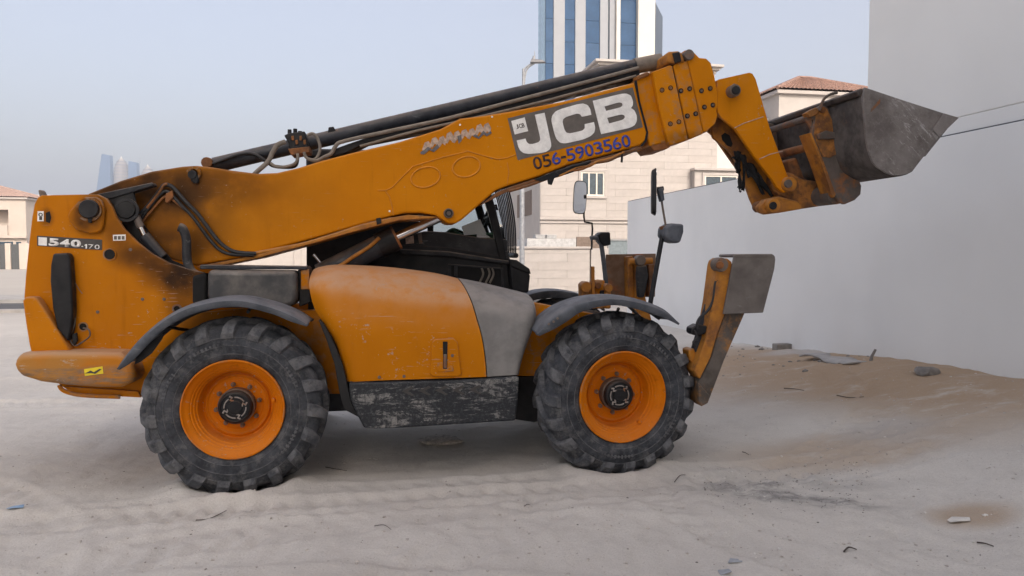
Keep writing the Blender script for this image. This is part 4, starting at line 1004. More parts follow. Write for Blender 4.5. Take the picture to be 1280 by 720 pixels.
ring('pivot_cap_ring', 242, 216, .030, .052, .672, .70, 'boom', parent=boom); pin('pivot_cap_pin', 240, 218, .034, .655, .70, 'black', parent=boom)
def weld(pts, r=.0055, name='weld_seam', mat='weld'):
    return MB().tube([pv(x, y, BL - .001) for x, y in pts], r, 6).build(name, M[mat], boom, smooth=60)
weld([(472, 238), (482, 238), (490, 234.5), (516, 208), (552, 197), (585, 189), (600, 193.5), (622, 199), (635, 197), (644, 193.5)])
weld([(482, 239), (487, 246), (490, 258), (492, 269)], .006)
weld([(634, 203), (636, 215), (634, 230)], .004)
def oval(cx, cy, rx, ry, tilt):
    P = []
    for i in range(29):
        a = 2 * math.pi * i / 28; x, y = rx * math.cos(a), ry * math.sin(a); P.append((cx + x * math.cos(tilt) - y * math.sin(tilt), cy + x * math.sin(tilt) + y * math.cos(tilt)))
    weld(P, .0075, 'pressed_oval')
oval(532, 221.5, 18.5, 12.5, -.25); oval(583, 208.5, 17.5, 12.5, -.25)
part('lower_flange', [(246, 333), (320, 319), (395, 299), (440, 286), (490, 272), (510, 268.5), (545, 271), (540, 273), (500, 275), (440, 290), (395, 303), (320, 323), (250, 337)], BL - .015, 1.17, 'rustyellow', parent=boom, bevel=.004)
part('lower_flange', [(600, 257), (622, 240), (640, 233), (675, 221.5), (712, 207.5), (752, 197), (802, 183), (803, 186), (752, 200), (712, 211), (676, 225), (641, 236)], BL - .012, 1.17, 'rust', parent=boom, bevel=.004)
pin('lift_pin', 561, 266.5, .040, BL - .04, BL + .02, 'bolt', parent=boom); ring('lift_pin_ring', 561, 266.5, .018, .030, BL - .046, BL - .03, 'black', parent=boom)
bolts([(575, 156), (615, 146), (487, 254 + 10)], BL - .002, .008, 'white', boom, name='fixing', h=.006)
# big logo panel and letters
s_ = 5.145
LG = zc([(75, 298), (880, 98), (945, 355), (140, 567)], 620, 90, s_)
part('logo_panel', LG, BL - .004, BL + .002, 'logogrey', parent=boom, bevel=0)
def glyph(name, outer, holes=(), lat=BL - .0075, mat='white'):
    o = MB().sheet(vp(cat2(zc(outer, 620, 90, s_)), lat), lat, [vp(cat2(zc(h, 620, 90, s_)), lat) for h in holes]).build(name, M[mat], boom, smooth=0, solid=.003)
    return recalc(o)
def cat2(pts):                                   # closed outline, corners kept, long arcs lightly rounded
    out = []; n = len(pts)
    for i in range(n):
        a, b_, c = Vector(pts[i - 1]), Vector(pts[i]), Vector(pts[(i + 1) % n])
        u_, v_ = (a - b_), (c - b_); ang = u_.angle(v_) if u_.length * v_.length > 0 else 3.1
        if ang > 1.75 and ang < 3.0:
            out += [tuple(b_ + u_ * .28), tuple(b_ + (u_ + v_) * .06), tuple(b_ + v_ * .28)]
        else: out.append(tuple(b_))
    return out
glyph('logo_letter', [(250, 275), (312, 262), (354, 455), (355, 478), (345, 500), (322, 514), (280, 522), (210, 527), (178, 522), (155, 505), (143, 480), (133, 440), (190, 428), (197, 450), (212, 463), (235, 463), (272, 452), (284, 440), (284, 420)])
glyph('logo_letter', [(355, 310), (362, 278), (384, 252), (420, 237), (520, 208), (560, 202), (590, 213), (606, 238), (613, 275), (551, 289), (542, 272), (520, 267), (450, 289), (431, 304), (428, 325), (440, 370), (453, 390), (475, 395), (555, 377), (571, 362), (570, 335), (630, 322), (638, 358), (633, 388), (610, 412), (560, 435), (445, 460), (412, 455), (388, 430), (374, 390)])
glyph('logo_letter', [(622, 185), (800, 141), (838, 138), (868, 152), (881, 188), (880, 216), (868, 232), (890, 246), (905, 280), (906, 315), (892, 343), (860, 360), (676, 400)],
      [[(697, 222), (790, 195), (810, 199), (815, 213), (802, 227), (708, 250)], [(715, 295), (805, 273), (824, 277), (830, 291), (816, 307), (727, 331)]])
glyph('logo_square', [(98, 315), (184, 292), (207, 380), (120, 402)])
for ch, xx, yy in (('J', 140, 366), ('C', 160, 361), ('B', 178, 357)):
    (x0_, y0_), (x1_, y1_) = zc([(xx - 8, yy + 2), (xx + 8, yy - 2)], 620, 90, s_); letter(ch, x0_, y0_, x1_, y1_, 5.6, BL - .0105, 'logogrey', boom, 'logo_small_letter', .02)
line_text('056-5903560', 668, 212.6, 790, 182.5, (1, 1, 1, .6, 1, 1, 1, 1, 1, 1, 1), 15.6, BL - .004, ['ink', 'ink', 'blue', 'ink'] + ['blue'] * 7, boom, 'phone_digit', .10, .012)
# peeling sticker on the boom
sg = lambda P: zc(P, 480, 120, 6)
for i in range(9):
    x0_ = 285 + i * 56; y0_ = 395 - i * 15 - (i % 2) * 12; hh = 75 + (i * 37) % 30
    pts = sg([(x0_, y0_ + 10), (x0_ + 20, y0_ - hh * .6), (x0_ + 48, y0_ - hh * .75), (x0_ + 70, y0_ - hh * .35), (x0_ + 62, y0_ + 5), (x0_ + 40, y0_ - 12), (x0_ + 22, y0_ + 18)])
    part('peeled_sticker', pts, BL - .0035 - i * .0002, BL + .001, 'fadewhite', parent=boom, bevel=0)
for zz_ in ([(272, 420), (300, 405), (330, 380), (360, 400), (400, 360), (415, 385), (375, 420), (340, 405), (300, 438), (275, 435)],
            [(550, 300), (580, 290), (582, 335), (560, 358)], [(665, 300), (685, 285), (710, 305), (745, 260), (770, 280), (800, 262), (808, 278), (770, 302), (750, 285), (712, 322)]):
    part('sticker_dark_mark', sg(zz_), BL - .0062, BL + .001, 'fadegrey', parent=boom, bevel=0)  # dark jagged marks of the faded sticker
# wear plates and collars at the end of the boom
z1 = lambda P: zc(P, 780, 60, 5.144)
part('inner_boom', [(793, 104), (797, 97), (812, 90), (818, 95), (835, 177), (812, 183), (808, 170)], BL + .02, 1.14, 'boom', parent=boom, bevel=.012)
colr = []
colr.append(part('boom_collar', z1([(185, 165), (175, 155), (300, 108), (312, 118), (415, 592), (300, 625), (282, 600), (262, 520), (225, 380)]), BL - .035, 1.20, 'boom', parent=boom, bevel=.010))
colr.append(part('boom_collar', z1([(318, 112), (338, 98), (402, 82), (412, 95), (512, 550), (430, 585), (416, 575)]), BL - .030, 1.195, 'boom', parent=boom, bevel=.010))
colr.append(part('boom_collar', z1([(414, 95), (386, 40), (388, 15), (430, 8), (455, 30), (486, 62), (530, 66), (560, 95), (583, 180), (605, 290), (604, 370), (596, 405), (605, 430), (590, 485), (525, 545), (512, 540)]), BL - .032, 1.19, 'boom', parent=boom, bevel=.010))
part('collar_gap', z1([(300, 120), (420, 85), (520, 530), (410, 580)]), BL - .012, 1.17, 'dark', parent=boom, bevel=0)
part('top_block', z1([(275, 35), (290, 22), (350, 18), (372, 30), (392, 85), (325, 100), (282, 90)]), BL - .05, 1.1, 'rustyellow', parent=boom, bevel=.012)
part('rubber_buffer', z1([(312, 32), (358, 22), (372, 85), (330, 98)]), BL - .062, BL - .04, 'black', parent=boom, bevel=.006)
pin('top_pin', 862, 68, .045, BL - .06, BL, 'bolt', parent=boom)
part('wear_pad_bracket', z1([(165, 625), (285, 590), (298, 635), (275, 650), (195, 662)]), BL + .03, 1.1, 'rust', parent=boom, bevel=.008)
part('wear_pad_bracket', z1([(80, 180), (150, 150), (168, 160), (160, 175), (90, 205)]), BL - .01, BL + .1, 'rustyellow', parent=boom, bevel=.008)
part('edge_seam', [(793, 101), (796, 100), (800, 126), (807, 152), (810.5, 166), (808.5, 177), (803, 183), (801, 182), (806, 175), (808, 165), (804, 150), (798, 128)], BL - .007, BL + .002, 'dark', parent=boom, bevel=0)
for P, mi in (([(244, 271), (299, 257), (297, 488), (352, 475)], 0), ([(366, 275), (422, 262), (407, 437), (461, 423)], 1), ([(498, 275), (554, 260), (517, 380), (571, 367)], 2)):
    for x, y in z1(P):
        c = pv(x, y, BL - .034); b = MB(); b.lathe_y([(.014, -.003), (.021, -.004), (.021, .004)], n=14); b.lathe_y([(.0005, .001), (.013, .001)], n=14)
        o = recalc(b.build('collar_bolt', M['black'], colr[mi], smooth=30)); o.location = c
        b = MB(); b.lathe_y([(.0005, -.006), (.010, -.006), (.0115, .002)], n=6); o = recalc(b.build('bolt_head', M['bolt'], colr[mi], smooth=20)); o.location = c

# extension cylinder and hoses lying on the boom
CL = .95
tb = [(268, 206), (315, 197), (400, 179.5), (500, 157.5), (535, 149), (600, 132), (700, 105.5), (797, 82)]
p0, p1 = pv(268, 206.5, CL), pv(800, 81.5, CL)
rod('extension_cylinder', p0, p1, .062, 'cyl', parent=boom, n=20)
p2 = pv(826, 76.5, CL)
rod('cylinder_gland', p1 - (p1 - p0).normalized() * .05, p2, .068, 'hosegrey', parent=boom, n=20)
rod('cylinder_rod', p2, pv(846, 71, CL), .034, 'chrome', parent=boom)
hose('cylinder_pipe', [(266, 205, .86), (300, 193, .86), (318, 193, .86), (333, 202, .84), (344, 208, .84), (368, 208, .84), (372, 196, .85)], .014, 'black', parent=boom)
pin('cylinder_end', 258, 203, .045, .85, 1.05, 'rust', parent=boom, n=12)
part('hose_tray', [(412, 197), (432, 192), (460, 178), (520, 166), (600, 147), (700, 122), (800, 97), (800, 86), (700, 112), (600, 139), (520, 159), (470, 168), (440, 178), (418, 186)], .82, 1.05, 'black', parent=boom, bevel=.01)
hose('boom_pipe', [(404, 197, .80), (414, 192, .80), (420, 182, .80), (432, 176, .80), (500, 161, .80), (560, 148, .80), (640, 127, .80), (720, 106, .80), (798, 85, .80)], .016, 'hosegrey', parent=boom, sm=4)
hose('boom_pipe', [(450, 183, .815), (520, 164, .80), (600, 146, .80), (690, 124, .80), (795, 95, .80)], .012, 'hosegrey', parent=boom, sm=4)
# hose clamps, fin, valve block
part('fin_bracket', [(409.5, 169), (410.5, 159), (417, 158), (421, 166), (421, 170)], .9, 1.0, 'black', parent=boom, bevel=.006)
vb = part('valve_block', [(355, 169), (362, 166), (381, 164), (386, 185), (384, 189), (364, 190), (360, 178)], .80, .98, 'black', parent=boom, bevel=.008)
for x, y in ((362, 164), (369, 163), (375, 166)): rod('valve_stem', pv(x, y + 5, .86), pv(x, y - 2, .86), .016, 'black', parent=vb)
part('valve_plate', [(360, 186), (387, 183), (387, 190), (364, 194)], .79, 1.0, 'rust', parent=vb, bevel=.004)
for i in range(4): part('valve_port', [(364 + i * 5, 170 + (i % 2) * 5), (367 + i * 5, 169.5 + (i % 2) * 5), (367.5 + i * 5, 175 + (i % 2) * 5), (364.5 + i * 5, 175.5 + (i % 2) * 5)], .788, .80, 'rust', parent=vb, bevel=.002)
hose('hydraulic_hose', [(357, 177, .78), (347, 181, .78), (341, 190, .78), (335, 202, .78), (322, 214, .78), (316, 220, .80)], .019, 'hosegrey', parent=boom)
hose('hydraulic_hose', [(384, 169, .79), (391, 167, .79), (397, 173, .79), (400, 186, .79), (396, 197, .79), (389, 200, .79), (382, 196, .79), (380, 190, .79)], .012, 'hosegrey', parent=boom)
hose('hydraulic_hose', [(372, 192, .78), (372, 199, .78), (366, 206, .78), (348, 209, .78), (338, 204, .78)], .012, 'hosegrey', parent=boom)
hose('hydraulic_hose', [(386, 199, .77), (395, 201, .77), (404, 197, .78)], .014, 'hosegrey', parent=boom)
# hoses on the boom side at the rear
zz4 = lambda P, l: [(x / 4, 180 + y / 4, l) for x, y in P]
hose('side_hose', zz4([(700, 350), (730, 320), (790, 245), (815, 210), (838, 204), (870, 222), (925, 285), (985, 345), (1030, 405), (1075, 465), (1120, 510), (1180, 540), (1280, 548)], .665), .015, 'hose', parent=boom)
hose('side_hose', zz4([(705, 372), (760, 300), (805, 248), (830, 236), (860, 256), (905, 305), (960, 360), (1005, 420), (1050, 480), (1100, 530), (1160, 552), (1270, 556)], .668), .013, 'hose', parent=boom)
hose('side_pipe', zz4([(712, 388), (770, 320), (812, 272), (835, 264), (862, 278), (915, 322)], .672), .009, 'rust', parent=boom)
hose('side_pipe', zz4([(735, 320), (795, 243), (818, 207), (838, 200)], .655), .010, 'rust', parent=boom)
part('hose_clamp', [(207, 242), (215, 238), (217, 246), (209, 254), (206, 252)], .648, .69, 'rust', parent=boom, bevel=.004)
hose('boom_foot_hose', [(318, 317, .70), (345, 312, .70), (380, 305, .70), (420, 293, .70), (455, 282, .70), (490, 274, .70)], .016, 'rustyellow', parent=boom)
part('pipe_clip', [(470, 273), (476, 272), (477, 279), (471, 281)], .675, .72, 'black', parent=boom, bevel=.003)
hose('hanging_hose', [(636, 239, .69), (660, 232, .69), (690, 221, .685), (712, 214, .68), (728, 211, .68), (742, 204, .68), (760, 201, .68), (773, 195, .69)], .012, 'rust', parent=boom)
hose('hanging_hose', [(676, 224, .69), (700, 219, .68), (722, 209, .68), (735, 208, .68), (747, 202, .68), (763, 198, .69), (780, 190, .69)], .012, 'rustyellow', parent=boom)
hose('hanging_hose', [(688, 218, .69), (703, 213, .685), (716, 208, .68), (726, 206, .68), (738, 202, .69)], .016, 'black', parent=boom)
hose('hanging_hose', [(776, 190, .69), (777.5, 195, .69), (777, 203, .69)], .010, 'black', parent=boom)
part('clip_bracket', [(668, 224), (694, 214), (700, 219), (693, 223), (690, 231), (686, 230), (685, 224), (676, 227)], .665, .70, 'black', parent=boom, bevel=.003)
part('hose_bundle', [(686, 219), (715, 208), (727, 207), (717, 215), (695, 222)], .67, .70, 'black', parent=boom, bevel=.006)

# lift cylinder under the boom
a_, b_ = pv(400, 344, .93), pv(487, 301, .93)
rod('lift_cylinder', a_, b_, .095, 'cyl', n=22); d_ = (b_ - a_).normalized()
rod('lift_gland', b_ - d_ * .10, b_ + d_ * .05, .108, 'black', n=22); rod('gland_edge', b_ + d_ * .05, b_ + d_ * .07, .104, 'rust', n=22)
rod('lift_rod', b_ + d_ * .06, pv(556, 269, .93), .040, 'chrome')
hose('lift_hose', [(380, 346, .82), (405, 339, .82), (425, 332, .82), (440, 322, .82), (462, 308, .82), (474, 297, .83)], .016, 'rustyellow')
hose('lift_hose', [(385, 349, .80), (400, 343, .80), (420, 338, .80)], .014, 'rust'); rod('hose_elbow', pv(392, 318, .8), pv(400, 328, .8), .012, 'chrome')

# ---------------- boom head and carriage
hd = [(897, 101), (899, 99), (937, 90.5), (941, 92), (945, 99), (962, 158), (984, 218), (991, 229), (988, 239), (980, 241), (971, 234), (965, 224), (944, 197), (919, 161), (901, 146.5), (897, 140), (895, 118)]
head = part('boom_head', hd, BL - .02, BL + .02, 'boom', bevel=.006)
fh = vp(hd, BL)
b = MB().prism(fh, 1.12, 1.16); b.build('far_plate', M['rustyellow'], head, bevel=.006)
zt_ = vp([(899, 99), (937, 90.5), (940, 97), (903, 106)], BL); MB().prism(zt_, BL + .02, 1.12).build('top_plate', M['boom'], head)
zt_ = vp([(940, 93), (944, 99), (961, 157), (983, 217), (979, 219), (956, 159)], BL); MB().prism(zt_, BL + .02, 1.12).build('front_plate', M['boom'], head)
weld2 = lambda P: MB().tube([pv(x, y, BL - .021) for x, y in P], .004, 6).build('weld_seam', M['fadewhite'], head)
weld2([(918, 160), (930, 154), (954, 146)]); weld2([(949, 199), (962, 193), (978, 189)])
pin('head_pin', 919.5, 112.5, .052, BL - .10, BL - .02, 'bolt', parent=head); pin('head_pin', 920.5, 112.5, .036, BL - .115, BL - .09, 'black', parent=head)
part('pin_keeper', [(911, 112), (918, 104), (921, 106), (914, 116)], BL - .05, BL - .02, 'bolt', parent=head, bevel=.004)
# inner link plate with its slot, seen below the near plate
z6 = lambda P: zc(P, 880, 140, 5.144)
lk = z6([(60, 30), (110, 40), (190, 120), (330, 310), (440, 450), (470, 545), (420, 640), (340, 645), (300, 560), (270, 475), (215, 330), (165, 250), (60, 165), (50, 120)])
part('inner_link', lk, .86, .90, 'rustyellow', parent=head, bevel=.006)
part('link_slot', z6([(112, 150), (135, 132), (165, 150), (185, 205), (175, 225), (150, 215), (118, 180)]), .855, .865, 'dark', parent=head, bevel=0)
part('tilt_cylinder', z6([(200, 235), (250, 225), (360, 350), (460, 500), (440, 545), (370, 540), (290, 470), (230, 340)]), .93, 1.05, 'dark', parent=head, bevel=.03)
# carriage: near cheek, far cheek, cross tubes, pins
cg = [(1019, 143), (1022, 134), (1027, 131), (1035, 133.5), (1040, 145), (1046, 159), (1060, 190), (1077, 232.5), (1076, 243), (1069, 250), (1056, 255.5), (1048, 252), (1043, 242), (1028, 200), (1014, 167)]
car = part('carriage', cg, .46, .50, 'carriage', bevel=.008)
part('carriage_rust', [(1020, 144), (1023, 136), (1028, 133), (1034, 136), (1039, 147), (1049, 168), (1057, 187), (1038, 197), (1028, 196), (1018, 170)], .452, .462, 'carriagerust', parent=car, bevel=.004)
part('cheek_edge', [(1012, 166), (1014.5, 166), (1029, 200), (1045, 243), (1043, 247), (1040, 243), (1026, 202)], .45, .62, 'rustyellow', parent=car, bevel=.004)
b = MB().prism(vp(cg, .48), 1.36, 1.40); b.build('far_cheek', M['carriage'], car, bevel=.008)
def cross(px, py, r, mat, name='cross_tube', l0=.47, l1=1.39, n=16):
    p = pv(px, py, l0); return rod(name, p, Vector((p.x, l1, p.z)), r, mat, parent=car, n=n)
cross(1016, 146, .030, 'carriage'); cross(1022, 181, .036, 'rust'); cross(1046, 243, .085, 'carriage', l0=.50); cross(1060, 247, .04, 'carriage', l0=.5)
part('pin_lug', [(1008, 141), (1020, 134), (1024, 137), (1022, 143), (1012, 147)], .44, .52, 'carriagerust', parent=car, bevel=.006)
part('latch_rod', [(1006, 147), (1012, 145), (1022, 164), (1018, 167)], .47, .50, 'carriage', parent=car, bevel=.004)
pin('cheek_pin', 1029, 137, .026, .435, .47, 'rust', parent=car); pin('cheek_hole', 1066, 219, .016, .4545, .47, 'dark', parent=car)
part('cheek_catch', [(1022, 168), (1033, 163), (1048, 166), (1048, 173), (1036, 174), (1024, 174)], .43, .47, 'carriage', parent=car, bevel=.008)
# carriage knuckle between head and cheek
part('knuckle', [(964, 222), (975, 214), (990, 216), (1005, 224), (1020, 226), (1046, 236), (1048, 250), (1030, 257), (1003, 261), (985, 250), (968, 238)], .76, 1.08, 'carriagerust', parent=car, bevel=.02, seg=3)
part('knuckle_arm', [(985, 200), (996, 196), (1006, 222), (1012, 226), (1004, 240), (990, 226)], .80, 1.0, 'rust', parent=car, bevel=.02)
pin('knuckle_pin', 988, 230, .066, BL - .06, BL, 'rustyellow', parent=car); pin('knuckle_pin', 986, 229.5, .036, BL - .08, BL - .055, 'bolt', parent=car)
part('lower_link', [(948, 258), (956, 249), (975, 245), (1000, 252), (1004, 261), (975, 266), (958, 268), (950, 265)], .72, .80, 'rustyellow', parent=car, bevel=.02, seg=3)
pin('link_pin', 968, 257, .062, .66, .74, 'rustyellow', parent=car); pin('link_pin', 967, 257, .034, .645, .665, 'black', parent=car)
pin('link_pin', 952, 258, .050, .78, .86, 'rust', parent=car)

# ---------------- bucket
BK0, BK1 = .02, 2.22
prof = [(1197, 147), (1175, 169.5), (1158, 191), (1141, 213.5), (1134, 217), (1127, 219), (1116, 219), (1108, 216), (1097, 209), (1091, 202), (1086, 188), (1083, 172), (1081, 150), (1079, 128), (1078.5, 110)]
P = vp(prof, BK0)
side = part('bucket', [(1081, 109), (1130, 125.5), (1197, 147)] + prof[1:-1] + [(1079, 120)], BK0, BK0 + .025, 'steel', bevel=.004)
MB().prism(vp([(1081, 109), (1130, 125.5), (1197, 147)] + prof[1:-1] + [(1079, 120)], BK0), BK1 - .025, BK1).build('far_side_plate', M['steel'], side, bevel=.004)
# back sheet: leans out behind the side plate, down to the round floor
bk = prof
Bp = vp(bk, BK0 + .012); n_ = len(Bp); vs = []
for l in (BK0 + .026, BK1 - .026): vs += [(x, l, z) for x, z in Bp]
b = MB(); b.add(vs, [(i, i + 1, n_ + i + 1, n_ + i) for i in range(n_ - 1)]); recalc(b.build('back_sheet', M['steeldark'], side, smooth=25, solid=.014))
p = vp([(1073, 113), (1080, 109.5), (1083, 116), (1076, 120)], BK0); MB().prism(p, BK0 + .02, BK1 - .02).build('top_rail', M['steeldark'], side, bevel=.01)
p = vp([(1180, 141.5), (1199, 147), (1174, 171), (1166, 162)], BK0 - .012); MB().prism(p, BK0 - .012, BK0 - .001).build('wear_strip', M['steel'], side, bevel=.003)
p = vp([(1199, 147.5), (1192, 155), (1160, 195), (1154, 190)], BK0); MB().prism(p, BK0 + .03, BK1 - .03).build('cutting_edge', M['steel'], side, bevel=.003)
hose('hose_on_bucket', [(1024, 138, .42), (1030, 124, .40), (1038, 118, .40), (1046, 116, .42)], .012, 'carriage', parent=side)
for i in range(5):
    q0 = zc([(562 + i * 9, 190 - i * 9), (569 + i * 9, 187 - i * 9), (566 + i * 9, 172 - i * 10), (572 + i * 9, 168 - i * 10)], 940, 90, 3.79)
    part('stamped_mark', [q0[0], q0[1], q0[3], q0[2]], BK0 - .003, BK0 + .002, 'bolt', parent=side, bevel=0)

M['padrust'] = metalish('rusty_pad', (.21, .135, .09), (.15, .085, .05), rust=.35, dust=.2, rough=.8, scale=10, rustcol=(.20, .075, .03))
# ---------------- stabilisers
z7 = lambda P: zc(P, 820, 290, 3.13)
def stab(l0, mirror=False):
    pass
SL = .04
leg = part('stabiliser', z7([(268, 322), (300, 145), (348, 318), (268, 500), (206, 664), (178, 682), (166, 640), (163, 590), (215, 490), (240, 400)]), SL, SL + .20, 'legdark', bevel=.008)
part('leg_face', z7([(240, 130), (246, 112), (262, 102), (280, 104), (296, 116), (302, 150), (270, 320), (240, 402), (215, 490), (172, 576), (150, 545), (195, 420), (222, 270)]), SL - .03, SL + .16, 'rustyellow', parent=leg, bevel=.008)
part('foot_pad', z7([(306, 96), (310, 89), (455, 88), (466, 94), (468, 108), (464, 145), (420, 316), (264, 322), (285, 210)]), SL - .06, SL - .035, 'pad', parent=leg, bevel=.006)
part('pad_lip', z7([(306, 96), (310, 87), (455, 86), (464, 92), (462, 100), (314, 100)]), SL - .062, SL + .22, 'pad', parent=leg, bevel=.006)
pin('pad_pin', *z7([(258, 128)])[0], .055, SL - .07, SL + .02, 'bolt', parent=leg); pin('pad_pin', *z7([(252, 130)])[0], .030, SL - .085, SL - .06, 'rust', parent=leg)
part('leg_foot', z7([(168, 590), (212, 640), (205, 670), (178, 684), (168, 660)]), SL - .02, SL + .22, 'legdark', parent=leg, bevel=.01)
rod('leg_cylinder', pv(*z7([(158, 470)])[0], .14), pv(*z7([(225, 250)])[0], .14), .05, 'cyl', parent=leg)
hose('leg_hose', [(x, y, .02) for x, y in z7([(240, 190), (232, 200), (222, 270), (200, 310), (172, 335), (160, 360), (165, 380)])], .011, 'hose', parent=leg)
hose('leg_hose', [(x, y, .02) for x, y in z7([(150, 385), (160, 410), (146, 430), (150, 442), (160, 450)])], .009, 'hose', parent=leg)
part('leg_valve', z7([(140, 375), (165, 362), (202, 368), (206, 385), (190, 400), (150, 405), (138, 395)]), .03, .14, 'black', parent=leg, bevel=.01)
part('pivot_lug', z7([(128, 462), (150, 455), (158, 480), (148, 520), (132, 500)]), .10, .24, 'rustyellow', parent=leg, bevel=.012)
# cross beam carrying both stabilisers
b = MB(); xb = pv(872, 470, .3).x; b.box((xb - .24, .50, .42), (xb - .10, 1.9, .70)); b.build('stabiliser_beam', M['blackdusty'], TH, bevel=.012)
# far stabiliser, its rusty plate turned to the viewer
FL = 2.10
fl = part('stabiliser', [(796, 324), (806, 320), (808, 330), (807, 372), (820, 420), (800, 425), (794, 372)], FL + .03, FL + .20, 'rustyellow', bevel=.008)
part('foot_pad', [(758, 318), (820, 317), (819, 371), (757, 373)], FL + .22, FL + .25, 'padrust', parent=fl, bevel=.006)
part('pad_cheek', [(785, 321), (791, 320), (793, 372), (786, 372)], FL + .08, FL + .22, 'rustyellow', parent=fl, bevel=.006)
pin('pad_pin', 801.5, 325.5, .055, FL - .06, FL + .04, 'bolt', parent=fl); rod('pad_pin_bar', pv(786, 327, FL + .02), pv(815, 326, FL + .02), .035, 'rustyellow', parent=fl)
part('leg_cylinder', [(797, 332), (809, 331), (811, 345), (806, 372), (798, 372), (796, 345)], FL - .05, FL + .02, 'blackdusty', parent=fl, bevel=.02)
part('leg_bracket', [(811, 331), (819, 330), (819, 367), (812, 372)], FL - .03, FL + .15, 'rust', parent=fl, bevel=.006)

# ---------------- lamps and mirrors on arms
LA = .22
hose('mirror_arm', [(812, 384, LA), (818, 350, LA), (826, 305, LA), (829, 292, LA), (834, 286, LA)], .019, 'black', sm=5, n=10)
wl_ = part('work_lamp', [(832, 284), (840, 279), (855, 280), (855, 290), (851, 303), (846, 304), (836, 301), (831, 295)], LA - .09, LA + .09, 'plastic', bevel=.018, seg=3)
part('lamp_bracket', [(827, 283), (836, 281), (839, 290), (836, 297), (831, 295)], LA - .03, LA + .03, 'rust', parent=wl_, bevel=.004)
hose('mirror_stem', [(833, 287, LA), (829, 264, LA), (827, 250, LA), (826, 240, LA)], .009, 'bolt', sm=4)
part('mirror_clamp', [(823, 236), (829, 235), (831, 250), (827, 252)], LA - .03, LA + .03, 'plastic', bevel=.004)
rod('clamp_knob', pv(819, 237, LA), pv(829, 235.5, LA), .018, 'black')
# near mirror, seen edge-on
p = pv(817.5, 240, LA)
def mirror(c, w_, h_, yaw, nm='mirror', tilt=0):
    b = MB(); n = 28; out = []
    for i in range(n):
        a = 2 * math.pi * i / n; cx_, sx_ = math.cos(a), math.sin(a)
        out.append((w_ / 2 * math.copysign(abs(cx_) ** .45, cx_), h_ / 2 * math.copysign(abs(sx_) ** .45, sx_)))
    b.prism(out, -.012, .02, [(x * .85, z * .9) for x, z in out])
    o = b.build(nm, M['black'], TH, bevel=.004); o.location = c; o.rotation_euler = (0, tilt, yaw)
    g = MB().prism([(x * .9, z * .94) for x, z in out], -.015, -.011).build('mirror_glass', M['mirror'], o, smooth=0); return o
mirror((p.x, LA, p.z), .19, .37, R(74), tilt=R(4))
FA = 2.12
hose('mirror_arm', [(760, 384, FA), (757, 350, FA), (753, 315, FA), (750, 302, FA), (744, 297, FA), (738, 298, FA)], .024, 'plastic', sm=5, n=10)
part('work_lamp', [(748, 293), (752, 290), (763, 290), (764, 306), (756, 308), (750, 302)], FA - .05, FA + .12, 'black', bevel=.015, seg=3)
hose('mirror_stem', [(739.5, 312, FA), (740, 295, FA), (740, 279, FA), (731, 277.5, FA), (730, 262, FA), (730, 240, FA)], .010, 'black', sm=2)
p = pv(724, 247, FA); mirror((p.x + .0, FA - .02, p.z), .145, .345, R(1), tilt=R(3))
rod('clamp_knob', pv(730, 246, FA - .03), pv(732.5, 246, FA - .03), .02, 'black')
# boom rest bracket ahead of the cab
br = part('boom_rest', [(727, 356), (730, 352), (738, 352), (740, 384), (728, 386)], 1.30, 1.45, 'rustyellow', bevel=.02, seg=3)
part('rest_cheek', [(757, 356), (762, 354), (764, 360), (764, 386), (756, 386)], 1.30, 1.45, 'rustyellow', parent=br, bevel=.015)
part('rest_rod', [(740, 333), (743.5, 333), (744, 386), (740, 386)], 1.28, 1.33, 'rustyellow', parent=br, bevel=.006)
part('rest_block', [(744, 352), (756, 350), (757, 386), (745, 386)], 1.38, 1.6, 'paint', parent=br, bevel=.01)
pin('rest_pin', 748, 357, .03, 1.34, 1.4, 'rust', parent=br); pin('rest_pin', 754, 366, .025, 1.34, 1.4, 'black', parent=br); pin('rest_pin', 733, 359, .05, 1.26, 1.31, 'rustyellow', parent=br); pin('rest_pin', 761, 360, .04, 1.26, 1.31, 'rustyellow', parent=br)

# ---------------- cab
KL = 1.36; KF = 2.24
side_low = [(383, 302), (430, 288), (545, 278), (560, 291), (580, 295), (634, 298), (640, 330), (644, 372), (560, 352), (383, 352)]
cab = part('cab', [(383, 330), (480, 322), (503, 306), (560, 309), (637, 322), (640, 329), (645, 372), (383, 360)], KL, KL + .06, 'black', bevel=.008)
part('cab_ledge', [(500, 311), (560, 314), (637, 326), (638, 331), (560, 321), (500, 318)], KL - .05, KL + .04, 'blackdusty', parent=cab, bevel=.012)
part('cab_side_panel', [(540, 289), (556, 290), (600, 297), (633, 299), (637, 326), (560, 315), (507, 310), (507, 296), (518, 292), (530, 289)], KL + .005, KL + .05, 'blackdusty', parent=cab, bevel=.008)
part('rear_pillar', [(383, 200), (470, 200), (470, 335), (383, 335)], KL, KL + .05, 'black', parent=cab, bevel=.01)
part('middle_pillar', [(470, 200), (540, 200), (541, 262), (515, 285), (505, 330), (470, 330)], KL + .02, KL + .06, 'black', parent=cab, bevel=.01)
part('front_pillar', [(600, 200), (609, 225), (619, 258), (628, 294), (634, 326), (640, 372), (630, 372), (625, 328), (618, 296), (610, 264), (600, 230), (592, 200)], KL - .01, KL + .06, 'black', parent=cab, bevel=.012)
part('side_glass', [(541, 205), (600, 205), (608, 235), (618, 268), (625, 297), (556, 290), (541, 288)], KL + .025, KL + .033, 'glass', parent=cab, bevel=0)
x0_, x1_ = pv(383, 300, KL).x, pv(606, 210, KL).x; xf = pv(640, 330, KL).x
zr_ = pv(500, 199, KL).z; zl_ = pv(600, 329, KL).z
